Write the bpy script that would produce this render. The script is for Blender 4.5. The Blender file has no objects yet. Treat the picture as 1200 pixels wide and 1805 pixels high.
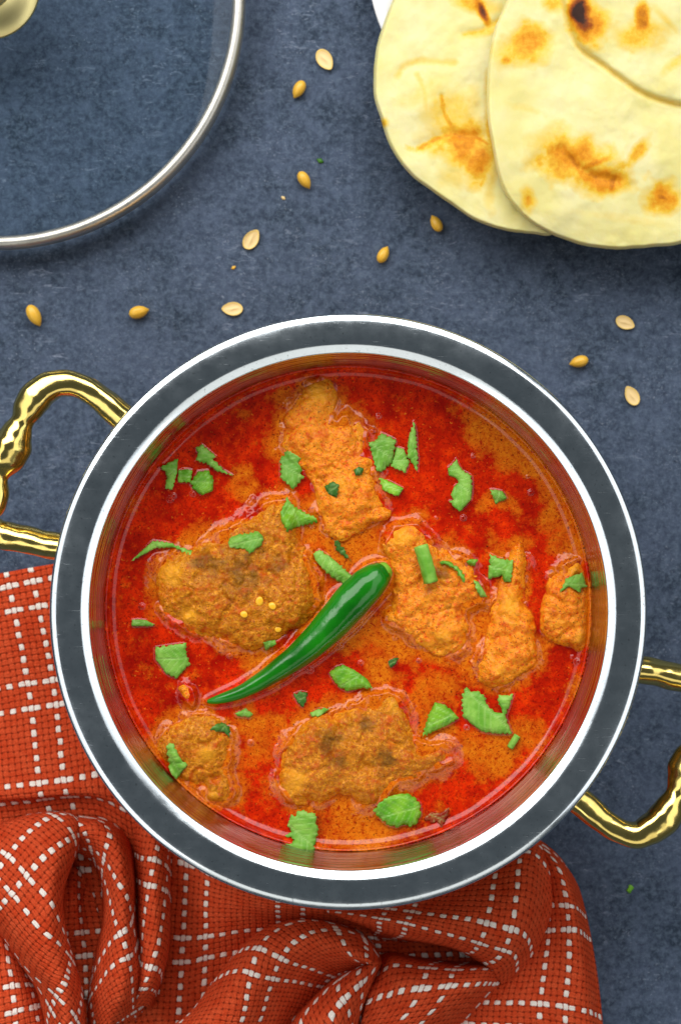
import bpy, bmesh, math, random
import numpy as np
from mathutils import Vector, Matrix
from mathutils.geometry import delaunay_2d_cdt
random.seed(7)
C = bpy.context.scene.collection
SC = bpy.context.scene

# ------------------------------------------------------------------ camera, world, lamps, exposure
H = 0.45                      # camera height over the table, metres
KPX = 1200/0.165              # photo pixels per metre on the table
cam = bpy.data.cameras.new('camera')
cam.sensor_fit = 'HORIZONTAL'; cam.sensor_width = 24.0
cam.lens = 24.0*H/0.165
cam.clip_start = 0.01; cam.clip_end = 20
cam.dof.use_dof = True; cam.dof.focus_distance = H-0.043; cam.dof.aperture_fstop = 18
camo = bpy.data.objects.new('camera', cam); C.objects.link(camo)
camo.location = (0, 0, H)
SC.camera = camo

W = bpy.data.worlds.new("World"); SC.world = W; W.use_nodes = True
bg = W.node_tree.nodes['Background']
bg.inputs[0].default_value = (0.80, 0.92, 1.0, 1); bg.inputs[1].default_value = 0.085

def lamp(name, az, el, dist, w, h, rad, col=(1, 1, 1)):
    """a softbox / bright wall seen from the table: radiance rad"""
    l = bpy.data.lights.new(name, 'AREA'); l.shape = 'RECTANGLE'; l.size = w; l.size_y = h
    l.energy = rad*math.pi*w*h; l.color = col
    o = bpy.data.objects.new(name, l); C.objects.link(o)
    a, e = math.radians(az), math.radians(el)
    p = Vector((math.cos(a)*math.cos(e), math.sin(a)*math.cos(e), math.sin(e)))*dist
    o.location = p
    o.rotation_euler = (-p).to_track_quat('-Z', 'Y').to_euler()
    return o
lamp('window_light_north', 103, 47, 0.80, 1.20, 0.52, 5.2, (1.0, 0.99, 0.97))
lamp('softbox_west', 192, 45, 0.80, 1.20, 0.36, 1.45, (1, 1, 1))
lamp('softbox_east', 0, 45, 0.80, 1.12, 0.36, 1.45, (1, 1, 1))
lamp('softbox_south', 273, 45, 0.80, 0.82, 0.32, 0.95, (1.0, 0.97, 0.90))
SC.view_settings.view_transform = 'Standard'; SC.view_settings.look = 'None'
SC.view_settings.exposure = 0.0; SC.view_settings.gamma = 1.0

# ------------------------------------------------------------------ helpers
MM = 0.001
def P(px, py, z=0.0):
    """photo pixel + height in mm -> world point (metres)"""
    s = (H-z*MM)/H/KPX
    return ((px-600)*s, (902.5-py)*s, z*MM)
def PA(px, py, z):
    s = (H-z*MM)/H/KPX
    return np.stack([(px-600)*s, (902.5-py)*s, z*MM], -1)

def srgb(r, g, b):
    f = lambda c: ((c/255)/12.92 if c/255 <= 0.04045 else (((c/255)+0.055)/1.055)**2.4)
    return (f(r), f(g), f(b), 1)

def _hash(ix, iy, seed):
    n = (ix*374761393 + iy*668265263 + seed*974711) & 0xFFFFFFFF
    n = ((n ^ (n >> 13))*1274126177) & 0xFFFFFFFF
    return ((n ^ (n >> 16)) & 0xFFFF)/65535.0
def vnoise(x, y, seed=0):
    x = np.asarray(x, float); y = np.asarray(y, float)
    ix = np.floor(x).astype(np.int64); iy = np.floor(y).astype(np.int64)
    fx = x-ix; fy = y-iy
    fx = fx*fx*(3-2*fx); fy = fy*fy*(3-2*fy)
    a = _hash(ix, iy, seed); b = _hash(ix+1, iy, seed); c = _hash(ix, iy+1, seed); d = _hash(ix+1, iy+1, seed)
    return (a*(1-fx)+b*fx)*(1-fy)+(c*(1-fx)+d*fx)*fy
def fbm(x, y, scale, octv=4, seed=0, gain=0.5):
    """-1..1, scale = feature size in px"""
    t = 0; a = 1.0; s = 0
    for o in range(octv):
        t = t+a*(vnoise(x/scale*2**o+13.7*o, y/scale*2**o-7.3*o, seed+o)*2-1); s += a; a *= gain
    return t/s
def sdf(px, py, poly):
    """signed distance (px), positive inside"""
    poly = np.asarray(poly, float); n = len(poly)
    d = np.full(px.shape, 1e9); inside = np.zeros(px.shape, bool)
    for i in range(n):
        ax, ay = poly[i]; bx, by = poly[(i+1) % n]
        ex, ey = bx-ax, by-ay; L = ex*ex+ey*ey+1e-9
        t = np.clip(((px-ax)*ex+(py-ay)*ey)/L, 0, 1)
        d = np.minimum(d, (px-ax-t*ex)**2+(py-ay-t*ey)**2)
        if ay != by:
            c = ((ay > py) != (by > py)) & (px < (bx-ax)*(py-ay)/(by-ay)+ax)
            inside ^= c
    d = np.sqrt(d)
    return np.where(inside, d, -d)
def smooth_poly(pts, sub=5):
    pts = np.asarray(pts, float); n = len(pts); out = []
    for i in range(n):
        p0, p1, p2, p3 = pts[i-1], pts[i], pts[(i+1) % n], pts[(i+2) % n]
        for k in range(sub):
            t = k/sub
            out.append(0.5*((2*p1)+(-p0+p2)*t+(2*p0-5*p1+4*p2-p3)*t*t+(-p0+3*p1-3*p2+p3)*t**3))
    return np.array(out)
def smooth_line(pts, sub=8):
    pts = np.asarray(pts, float); n = len(pts); out = []
    for i in range(n-1):
        p0 = pts[i-1] if i else 2*pts[0]-pts[1]
        p1, p2 = pts[i], pts[i+1]
        p3 = pts[i+2] if i+2 < n else 2*pts[-1]-pts[-2]
        for k in range(sub):
            t = k/sub
            out.append(0.5*((2*p1)+(-p0+p2)*t+(2*p0-5*p1+4*p2-p3)*t*t+(-p0+3*p1-3*p2+p3)*t**3))
    out.append(pts[-1])
    return np.array(out)
def line_dist(px, py, line):
    d = np.full(px.shape, 1e9)
    for (ax, ay), (bx, by) in zip(line[:-1], line[1:]):
        ex, ey = bx-ax, by-ay; L = ex*ex+ey*ey+1e-9
        t = np.clip(((px-ax)*ex+(py-ay)*ey)/L, 0, 1)
        d = np.minimum(d, (px-ax-t*ex)**2+(py-ay-t*ey)**2)
    return np.sqrt(d)

def link(name, me, mats, parent=None, smooth=True):
    o = bpy.data.objects.new(name, me); C.objects.link(o)
    for m in (mats if isinstance(mats, (list, tuple)) else [mats]): me.materials.append(m)
    if smooth: me.shade_smooth()
    if parent: o.parent = parent
    return o
def mesh(name, verts, faces):
    me = bpy.data.meshes.new(name)
    me.from_pydata(verts if isinstance(verts, list) else verts.tolist(), [], faces if isinstance(faces, list) else faces.tolist())
    me.update(); return me
def fattr(me, name, vals):
    a = me.attributes.new(name, 'FLOAT', 'POINT'); a.data.foreach_set('value', np.asarray(vals, np.float32).ravel())
def tag(o, label, cat, group=None, kind=None):
    if label: o['label'] = label
    if cat: o['category'] = cat
    if group: o['group'] = group
    if kind: o['kind'] = kind
    return o
def thing(name, label, cat, loc):
    o = bpy.data.objects.new(name, None); C.objects.link(o); o.location = loc; o.empty_display_size = 0.01
    bpy.context.view_layer.update()
    return tag(o, label, cat)
def part(name, me, mats, parent, **k):
    o = link(name, me, mats, parent, **k); o.matrix_parent_inverse = Matrix.Translation(-Vector(parent.location)); return o

def lathe(name, prof, cx, cy, n=192, closed=False):
    m = len(prof); v = []; f = []
    for i in range(n):
        a = 2*math.pi*i/n; ca, sa = math.cos(a), math.sin(a)
        for r, z in prof: v.append((cx+r*MM*ca, cy+r*MM*sa, z*MM))
    for i in range(n):
        j = (i+1) % n
        for k in range(m-1 if not closed else m):
            k2 = (k+1) % m
            f.append((i*m+k, j*m+k, j*m+k2, i*m+k2))
    me = mesh(name, v, f)
    bm = bmesh.new(); bm.from_mesh(me); bmesh.ops.remove_doubles(bm, verts=bm.verts, dist=1e-7)
    bmesh.ops.recalc_face_normals(bm, faces=bm.faces); bm.to_mesh(me); bm.free()
    return me
def arc(cx, cz, r, a0, a1, n=10):
    return [(cx+r*math.cos(math.radians(a0+(a1-a0)*i/n)), cz+r*math.sin(math.radians(a0+(a1-a0)*i/n))) for i in range(n+1)]

def tube(name, pts, rad, n=16, shape=None, cap=True):
    """pts: world points, rad: metres per point; shape(angle, i)->multiplier"""
    pts = [Vector(p) for p in pts]; v = []; f = []
    m = len(pts); up = Vector((0, 0, 1))
    for i, p in enumerate(pts):
        t = (pts[min(i+1, m-1)]-pts[max(i-1, 0)]).normalized()
        s = t.cross(up).normalized(); u = s.cross(t).normalized()
        for k in range(n):
            a = 2*math.pi*k/n
            q = rad[i]*(shape(a, i) if shape else 1)
            v.append(p+s*(math.cos(a)*q)+u*(math.sin(a)*q))
    for i in range(m-1):
        for k in range(n):
            k2 = (k+1) % n
            f.append((i*n+k, i*n+k2, (i+1)*n+k2, (i+1)*n+k))
    if cap:
        f.append(tuple(range(n-1, -1, -1))); f.append(tuple((m-1)*n+k for k in range(n)))
    return mesh(name, [tuple(x) for x in v], f)

# ------------------------------------------------------------------ material helpers
class M:
    def __init__(s, name):
        s.m = bpy.data.materials.new(name); s.m.use_nodes = True
        s.nt = s.m.node_tree; s.b = s.nt.nodes['Principled BSDF']
    def n(s, typ, **kw):
        nd = s.nt.nodes.new(typ)
        for k, v in kw.items():
            if k.startswith('i_'):
                key = k[2:]; key = int(key) if key.isdigit() else key.replace('_', ' ')
                s.put(nd.inputs[key], v)
            else: setattr(nd, k, v)
        return nd
    def put(s, sock, v):
        if isinstance(v, bpy.types.NodeSocket): s.nt.links.new(v, sock)
        elif isinstance(v, bpy.types.Node): s.nt.links.new(v.outputs[0], sock)
        else: sock.default_value = v
    def math(s, op, a, b=0.0, c=0.0, clamp=False):
        nd = s.nt.nodes.new('ShaderNodeMath'); nd.operation = op; nd.use_clamp = clamp
        s.put(nd.inputs[0], a); s.put(nd.inputs[1], b); s.put(nd.inputs[2], c); return nd.outputs[0]
    def mm(s):
        t = s.n('ShaderNodeTexCoord'); mp = s.n('ShaderNodeMapping'); s.nt.links.new(t.outputs['Object'], mp.inputs[0])
        mp.inputs['Scale'].default_value = (1000, 1000, 1000); return mp.outputs[0]
    def noise(s, vec, scale, detail=4, rough=0.55, dist=0.0):
        nd = s.n('ShaderNodeTexNoise'); s.nt.links.new(vec, nd.inputs['Vector'])
        nd.inputs['Scale'].default_value = scale; nd.inputs['Detail'].default_value = detail
        nd.inputs['Roughness'].default_value = rough; nd.inputs['Distortion'].default_value = dist
        return nd.outputs[0]
    def ramp(s, fac, stops):
        nd = s.n('ShaderNodeValToRGB'); s.put(nd.inputs[0], fac); cr = nd.color_ramp
        while len(cr.elements) < len(stops): cr.elements.new(0.5)
        for e, (p, c) in zip(cr.elements, stops): e.position = p; e.color = c if len(c) == 4 else (*c, 1)
        return nd.outputs[0]
    def mix(s, fac, a, b, mode='MIX'):
        nd = s.n('ShaderNodeMix', data_type='RGBA', blend_type=mode)
        s.put(nd.inputs[0], fac); s.put(nd.inputs[6], a); s.put(nd.inputs[7], b); return nd.outputs[2]
    def attr(s, name):
        return s.n('ShaderNodeAttribute', attribute_name=name).outputs['Fac']
    def bump(s, h, strength=0.5, dist=0.1, normal=None):
        nd = s.n('ShaderNodeBump'); nd.inputs['Strength'].default_value = strength; nd.inputs['Distance'].default_value = dist*MM
        s.put(nd.inputs['Height'], h)
        if normal is not None: s.put(nd.inputs['Normal'], normal)
        return nd.outputs[0]
    def set(s, **kw):
        for k, v in kw.items(): s.put(s.b.inputs[k.replace('_', ' ')], v)
        return s.m
G = lambda v: (v, v, v, 1)

# table: painted slate-blue board with a worn, speckled surface
t = M('slate_table'); v = t.mm()
n1 = t.noise(v, 0.045, 5, 0.6); n2 = t.noise(v, 0.72, 7, 0.78, 0.3); n3 = t.noise(v, 1.6, 4, 0.7)
c = t.mix(t.ramp(n1, [(0.36, G(0)), (0.64, G(1))]), srgb(41, 53, 68), srgb(64, 75, 95))
n4 = t.noise(v, 0.2, 5, 0.68, 0.3)
c = t.mix(t.ramp(n4, [(0.44, G(0)), (0.66, G(0.8))]), c, srgb(77, 89, 110))
c = t.mix(t.ramp(n2, [(0.47, G(0)), (0.62, G(0.75))]), c, srgb(86, 100, 118))
c = t.mix(t.ramp(n2, [(0.30, G(0.75)), (0.44, G(0))]), c, srgb(30, 37, 48))
c = t.mix(t.math('MULTIPLY', t.ramp(n3, [(0.57, G(0)), (0.68, G(1))]), t.ramp(t.noise(v, 0.11, 3, 0.6), [(0.45, G(0)), (0.7, G(0.75))])), c, srgb(140, 150, 164))
mp = t.n('ShaderNodeMapping'); t.nt.links.new(v, mp.inputs[0]); mp.inputs['Rotation'].default_value = (0, 0, 0.6); mp.inputs['Scale'].default_value = (0.5, 1.6, 1)
sc1 = t.math('MULTIPLY', t.ramp(t.noise(mp.outputs[0], 0.45, 6, 0.75, 1.2), [(0.56, G(0)), (0.66, G(1))]), t.ramp(t.noise(v, 0.06, 3, 0.6), [(0.48, G(0)), (0.62, G(0.8))]))
c = t.mix(sc1, c, srgb(128, 138, 156))
M_TABLE = t.set(Base_Color=c, Roughness=0.62, Normal=t.bump(t.math('ADD', n2, t.math('MULTIPLY', n3, 0.5)), 0.55, 0.35))
t.b.inputs['Specular IOR Level'].default_value = 0.12

def steel(name, col, rough, streak=0.0):
    t = M(name); v = t.mm()
    sm = t.noise(v, 0.25, 5, 0.65); sc = t.noise(v, 1.3, 4, 0.6)
    def strk(ang, sc_):
        mp = t.n('ShaderNodeMapping'); t.nt.links.new(v, mp.inputs[0]); mp.inputs['Rotation'].default_value = (0, 0, ang); mp.inputs['Scale'].default_value = (0.16, 5.0, 1)
        return t.noise(mp.outputs[0], sc_, 3, 0.6)
    k1 = t.math('MAXIMUM', t.math('MAXIMUM', strk(0.5, 1.0), strk(1.9, 1.1)), t.math('MAXIMUM', strk(2.6, 1.0), strk(1.2, 1.2)))
    rough = t.math('ADD', rough, t.math('MULTIPLY', t.ramp(t.noise(v, 0.035, 3, 0.5), [(0.4, G(0)), (0.65, G(1))]), 0.05))
    scr = t.ramp(k1, [(0.68, G(0)), (0.82, G(1))])
    r = t.math('ADD', t.math('ADD', rough, t.math('MULTIPLY', scr, 0.22)), t.math('MULTIPLY', t.math('SUBTRACT', sm, 0.5), 0.16))
    cc = t.mix(t.ramp(sc, [(0.62, G(0)), (0.70, G(0.7))]), col, tuple(x*0.45 for x in col[:3])+(1,))
    cc = t.mix(t.ramp(sm, [(0.35, G(0.35)), (0.6, G(0))]), cc, tuple(x*0.78 for x in col[:3])+(1,))
    t.set(Base_Color=cc, Metallic=1.0, Roughness=r, Normal=t.bump(t.math('ADD', sm, t.math('MULTIPLY', scr, -0.35)), 0.05, 0.2))
    return t.m
M_STEEL = steel('polished_steel', (0.76, 0.83, 0.88, 1), 0.135)
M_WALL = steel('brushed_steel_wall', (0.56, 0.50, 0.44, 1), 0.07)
M_LIDSTEEL = steel('lid_steel', (0.62, 0.60, 0.54, 1), 0.38)
M_COPPER = steel('hammered_copper', (0.75, 0.45, 0.18, 1), 0.25)
t = M('cast_brass'); v = t.mm()
nb = t.noise(v, 0.35, 4, 0.6)
M_BRASS = t.set(Base_Color=t.mix(t.ramp(nb, [(0.55, G(0)), (0.8, G(0.5))]), (0.86, 0.66, 0.20, 1), (0.46, 0.30, 0.05, 1)), Metallic=1.0, Roughness=0.16,
                Normal=t.bump(t.noise(v, 0.16, 2, 0.4), 0.35, 1.1))
t = M('satin_brass'); M_BRASS2 = t.set(Base_Color=(0.83, 0.72, 0.33, 1), Metallic=1.0, Roughness=0.38)

t = M('lid_glass'); nt = t.nt
gl = t.n('ShaderNodeBsdfGlossy'); gl.inputs['Roughness'].default_value = 0.02
tr = t.n('ShaderNodeBsdfTransparent'); tr.inputs[0].default_value = (0.89, 0.95, 0.97, 1)
fr = t.n('ShaderNodeFresnel'); geo = t.n('ShaderNodeNewGeometry')
t.put(fr.inputs[0], t.math('ADD', 1.45, t.math('MULTIPLY', geo.outputs['Backfacing'], 1/1.45-1.45)))
mx = t.n('ShaderNodeMixShader'); nt.links.new(fr.outputs[0], mx.inputs[0]); nt.links.new(tr.outputs[0], mx.inputs[1]); nt.links.new(gl.outputs[0], mx.inputs[2])
nt.links.new(mx.outputs[0], nt.nodes['Material Output'].inputs[0]); M_GLASS = t.m

t = M('white_porcelain'); M_PLATE = t.set(Base_Color=(0.84, 0.84, 0.85, 1), Roughness=0.18)

# sauce: red chilli oil over orange gravy
t = M('curry_sauce'); v = t.mm(); g = t.attr('gravy')
nA = t.noise(v, 0.42, 6, 0.68); nB = t.noise(v, 1.7, 4, 0.7); nC = t.noise(v, 0.16, 4, 0.6)
nD = t.noise(v, 0.9, 5, 0.7, 0.4)
oil = t.mix(t.ramp(nC, [(0.33, G(0)), (0.66, G(1))]), srgb(150, 10, 0), srgb(214, 42, 1))
oil = t.mix(t.ramp(nD, [(0.30, G(0.75)), (0.50, G(0))]), oil, srgb(126, 6, 1))
oil = t.mix(t.ramp(nA, [(0.50, G(0)), (0.74, G(0.7))]), oil, srgb(232, 70, 4))
grv = t.mix(t.ramp(nD, [(0.34, G(0)), (0.62, G(1))]), srgb(190, 80, 4), srgb(212, 116, 16))
gg = t.math('ADD', g, t.math('ADD', t.math('MULTIPLY', t.math('SUBTRACT', nA, 0.5), 0.7), t.math('MULTIPLY', t.math('SUBTRACT', nB, 0.5), 0.5)))
c = t.mix(t.ramp(gg, [(0.18, G(0)), (0.34, G(0.5)), (0.62, G(1))]), oil, grv)
c = t.mix(t.ramp(nB, [(0.54, G(0)), (0.66, G(0.8))]), c, srgb(124, 8, 0))
c = t.mix(t.ramp(t.noise(v, 1.15, 3, 0.6, 0.8), [(0.57, G(0)), (0.66, G(0.85))]), c, srgb(150, 22, 1))
c = t.mix(t.ramp(t.noise(v, 1.9, 2, 0.5), [(0.65, G(0)), (0.71, G(0.85))]), c, srgb(70, 14, 4))
c = t.mix(t.ramp(t.noise(v, 1.5, 3, 0.5, 0.6), [(0.66, G(0)), (0.74, G(0.7))]), c, srgb(226, 124, 30))
M_SAUCE = t.set(Base_Color=c, Roughness=0.09, IOR=1.46,
                Normal=t.bump(t.math('ADD', nB, t.math('MULTIPLY', nA, 0.8)), 0.05, 0.2))
t.b.inputs['Specular IOR Level'].default_value = 0.42

# gravy coated chicken
def chicken_mat(name, a, b, d, top, coat):
    t = M(name); v = t.mm()
    n1 = t.noise(v, 0.16, 5, 0.62); n2 = t.noise(v, 1.15, 5, 0.7); n3 = t.noise(v, 2.4, 3, 0.6)
    h = t.attr('lift')
    c = t.mix(t.ramp(n1, [(0.36, G(0)), (0.64, G(1))]), a, b)
    c = t.mix(t.ramp(t.math('ADD', h, t.math('MULTIPLY', t.math('SUBTRACT', n1, 0.5), 1.6)), [(0.45, G(0)), (0.85, G(0.75))]), c, top)
    c = t.mix(t.ramp(n2, [(0.50, G(0)), (0.66, G(0.85))]), c, srgb(240, 160, 36))
    c = t.mix(t.ramp(n2, [(0.34, G(1)), (0.46, G(0))]), c, d)
    c = t.mix(t.ramp(n3, [(0.58, G(0)), (0.68, G(0.9))]), c, srgb(112, 54, 4))
    c = t.mix(t.ramp(t.math('ADD', h, t.math('MULTIPLY', t.math('SUBTRACT', n2, 0.5), 0.9)), [(0.05, G(0.9)), (0.42, G(0))]), c, srgb(206, 62, 4))
    n5 = t.noise(v, 0.33, 5, 0.65, 0.4)
    c = t.mix(t.ramp(n5, [(0.52, G(0)), (0.70, G(0.8))]), c, srgb(196, 66, 4))
    c = t.mix(t.ramp(n5, [(0.30, G(0.65)), (0.42, G(0))]), c, srgb(150, 88, 16))
    c = t.mix(t.attr('char'), c, srgb(74, 56, 8))
    c = t.mix(t.attr('pale'), c, srgb(240, 166, 36))
    t.set(Base_Color=c, Roughness=0.32, Normal=t.bump(t.math('MULTIPLY', t.math('ADD', n2, t.math('MULTIPLY', n3, 0.5)), t.ramp(n5, [(0.36, G(0.15)), (0.58, G(1))])), 0.75, 0.55))
    t.b.inputs['Specular IOR Level'].default_value = 0.07
    t.b.inputs['Coat Weight'].default_value = coat; t.b.inputs['Coat Roughness'].default_value = 0.05
    t.put(t.b.inputs['Coat Normal'], t.bump(t.math('ADD', n5, t.math('MULTIPLY', t.noise(v, 0.8, 3, 0.6), 0.6)), 0.8, 1.0))
    return t.m
M_CHICK = chicken_mat('gravy_coated_chicken', srgb(206, 112, 6), srgb(222, 140, 20), srgb(182, 72, 2), srgb(178, 104, 6), 0.24)
M_CHICK2 = chicken_mat('orange_coated_chicken', srgb(232, 120, 6), srgb(244, 164, 32), srgb(220, 62, 1), srgb(238, 132, 24), 0.30)

def leaf_mat(name, a, b, rough=0.42):
    b_ = tuple(x*0.55 for x in a[:3])+(1,)
    t = M(name); v = t.mm()
    n1 = t.noise(v, 0.35, 3, 0.5); n2 = t.noise(v, 1.2, 4, 0.6)
    c = t.mix(t.ramp(n1, [(0.35, G(0)), (0.65, G(1))]), a, b)
    oi = t.n('ShaderNodeObjectInfo')
    c = t.mix(t.math('MULTIPLY', oi.outputs['Random'], 0.45), c, b_)
    vn = t.attr('vein')
    c = t.mix(t.math('MULTIPLY', vn, 0.38), c, srgb(172, 205, 120))
    t.set(Base_Color=c, Roughness=rough, Normal=t.bump(t.math('ADD', t.math('ADD', n1, n2), t.math('MULTIPLY', vn, -0.8)), 0.5, 0.3))
    t.b.inputs['Specular IOR Level'].default_value = 0.3; return t.m
M_LEAF = [leaf_mat('coriander_leaf', srgb(100, 162, 44), srgb(142, 192, 78)),
          leaf_mat('bright_coriander_leaf', srgb(88, 156, 28), srgb(132, 186, 48), 0.3),
          leaf_mat('dark_coriander_leaf', srgb(44, 98, 22), srgb(76, 128, 36)),
          leaf_mat('oil_soaked_leaf', srgb(128, 26, 6), srgb(150, 52, 10), 0.2)]
t = M('green_chilli_skin'); v = t.mm()
M_CHILI = t.set(Base_Color=t.mix(t.ramp(t.noise(v, 0.10, 3, 0.5), [(0.35, G(0)), (0.65, G(1))]), srgb(6, 88, 8), srgb(24, 124, 14)), Roughness=0.16,
                Normal=t.bump(t.noise(v, 0.30, 3, 0.5), 0.22, 0.6))
t.b.inputs['Specular IOR Level'].default_value = 0.45
t = M('chilli_stem_end'); M_STEM = t.set(Base_Color=t.mix(t.noise(t.mm(), 0.8, 3), srgb(90, 160, 30), srgb(130, 185, 60)), Roughness=0.35)

t = M('coriander_seed_husk'); v = t.mm(); ns = t.noise(v, 0.9, 3, 0.6)
M_SEED = t.set(Base_Color=t.mix(ns, srgb(206, 146, 22), srgb(240, 196, 74)), Roughness=0.4)
t = M('coriander_seed_inside'); v = t.mm(); ns = t.noise(v, 1.4, 3, 0.6)
M_SEEDIN = t.set(Base_Color=t.mix(t.attr('rim'), t.mix(ns, srgb(214, 176, 110), srgb(238, 214, 158)), srgb(226, 190, 92)), Roughness=0.5)
t = M('chilli_seed'); M_CSEED = t.set(Base_Color=srgb(240, 178, 30), Roughness=0.3)

# naan: cream dough, golden to charred spots
t = M('naan_crust'); v = t.mm(); ta = t.attr('toast')
n1 = t.noise(v, 0.09, 4, 0.55); n2 = t.noise(v, 0.9, 5, 0.65)
tt = t.math('ADD', ta, t.math('MULTIPLY', t.math('MULTIPLY', t.math('SUBTRACT', n2, 0.5), 0.5), t.math('MINIMUM', t.math('MULTIPLY', ta, 2.0), 1.0)))
tt = t.math('MULTIPLY', tt, 0.86)
c = t.mix(t.ramp(n1, [(0.35, G(0)), (0.65, G(1))]), srgb(219, 209, 138), srgb(226, 218, 164))
c = t.mix(t.ramp(tt, [(0.04, G(0)), (0.34, G(1))]), c, srgb(226, 188, 58))
c = t.mix(t.ramp(tt, [(0.30, G(0)), (0.52, G(1))]), c, srgb(214, 140, 16))
c = t.mix(t.ramp(tt, [(0.52, G(0)), (0.78, G(1))]), c, srgb(146, 70, 10))
c = t.mix(t.ramp(tt, [(0.80, G(0)), (1.0, G(1))]), c, srgb(56, 32, 24))
M_NAAN = t.set(Base_Color=c, Roughness=0.6, Normal=t.bump(t.math('ADD', t.noise(v, 0.35, 4, 0.6), t.math('MULTIPLY', n2, 0.25)), 0.3, 0.5))
t.b.inputs['Subsurface Weight'].default_value = 0.5; t.b.inputs['Subsurface Radius'].default_value = (1.0, 0.7, 0.3); t.b.inputs['Subsurface Scale'].default_value = 0.0025
t.b.inputs['Specular IOR Level'].default_value = 0.2

# napkin: two-up basket weave, pairs of white threads each way; UV counts weave cells
t = M('woven_cotton')
uv = t.n('ShaderNodeUVMap', uv_map='weave'); sp = t.n('ShaderNodeSeparateXYZ'); t.nt.links.new(uv.outputs[0], sp.inputs[0])
wv = t.mm(); 
u = t.math('ADD', t.math('ADD', sp.outputs[0], 1600.0), t.math('MULTIPLY', t.math('SUBTRACT', t.noise(wv, 0.35, 2), 0.5), 0.5))
w = t.math('ADD', t.math('ADD', sp.outputs[1], 1600.0), t.math('MULTIPLY', t.math('SUBTRACT', t.noise(wv, 0.33, 2, 0.5, 0.3), 0.5), 0.5))
fu, fw = t.math('FRACT', u), t.math('FRACT', w); cu, cw = t.math('FLOOR', u), t.math('FLOOR', w)
par = t.math('MODULO', t.math('ADD', cu, cw), 2.0)
def pick(ci):
    m_ = t.math('MODULO', ci, 16.0)
    return t.math('ADD', t.math('LESS_THAN', m_, 0.5), t.math('COMPARE', m_, 4.0, 0.5))
def lerp(f, a, b): return t.math('ADD', a, t.math('MULTIPLY', f, t.math('SUBTRACT', b, a)))
across = lerp(par, fu, fw); along = lerp(par, fw, fu)
white = lerp(par, pick(cu), pick(cw))
aa = t.math('ABSOLUTE', t.math('SUBTRACT', t.math('MULTIPLY', across, 2.0), 1.0))
al = t.math('ABSOLUTE', t.math('SUBTRACT', t.math('MULTIPLY', along, 2.0), 1.0))
white = t.math('MULTIPLY', white, t.math('LESS_THAN', t.math('ADD', aa, t.math('MULTIPLY', t.math('POWER', al, 4.0), 0.25)), 0.80))
prof = t.math('SQRT', t.math('SUBTRACT', 1.02, t.math('MULTIPLY', aa, aa)))
crown = t.math('SUBTRACT', 1.0, t.math('MULTIPLY', t.math('POWER', al, 2.5), 0.62))
str2 = t.math('MULTIPLY', t.math('COSINE', t.math('MULTIPLY', across, 4*math.pi)), -0.14)
hgt = t.math('ADD', t.math('MULTIPLY', prof, crown), str2)
gap_shade = t.ramp(t.math('MULTIPLY', t.math('POWER', aa, 2.0), t.math('POWER', al, 1.2)), [(0.26, G(0)), (0.58, G(1))])
nr = t.noise(wv, 0.35, 4, 0.6); nf = t.noise(wv, 3.0, 3, 0.6)
red = t.mix(t.ramp(nr, [(0.3, G(0)), (0.7, G(1))]), srgb(200, 66, 32), srgb(220, 90, 52))
red = t.mix(t.ramp(nf, [(0.35, G(0.5)), (0.6, G(0))]), red, srgb(150, 40, 18))
wht = t.mix(nf, srgb(222, 208, 196), srgb(246, 240, 232))
c = t.mix(white, red, wht)
c = t.mix(t.math('MULTIPLY', gap_shade, 0.72), c, srgb(84, 18, 8))  # shade in the gaps between threads, put into the colour
M_CLOTH = t.set(Base_Color=c, Roughness=0.85, Normal=t.bump(t.math('ADD', hgt, t.math('MULTIPLY', nf, 0.45)), 0.72, 0.45))
t.b.inputs['Specular IOR Level'].default_value = 0.03

# ------------------------------------------------------------------ table
n = 2
tv = [(x, y, z) for z in (0, -0.02) for x, y in ((-.6, -.6), (.6, -.6), (.6, .6), (-.6, .6))]
tf = [(0, 1, 2, 3), (7, 6, 5, 4), (0, 4, 5, 1), (1, 5, 6, 2), (2, 6, 7, 3), (3, 7, 4, 0)]
o = link('table', mesh('table', tv, tf), M_TABLE, smooth=False); o['kind'] = 'structure'

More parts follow.
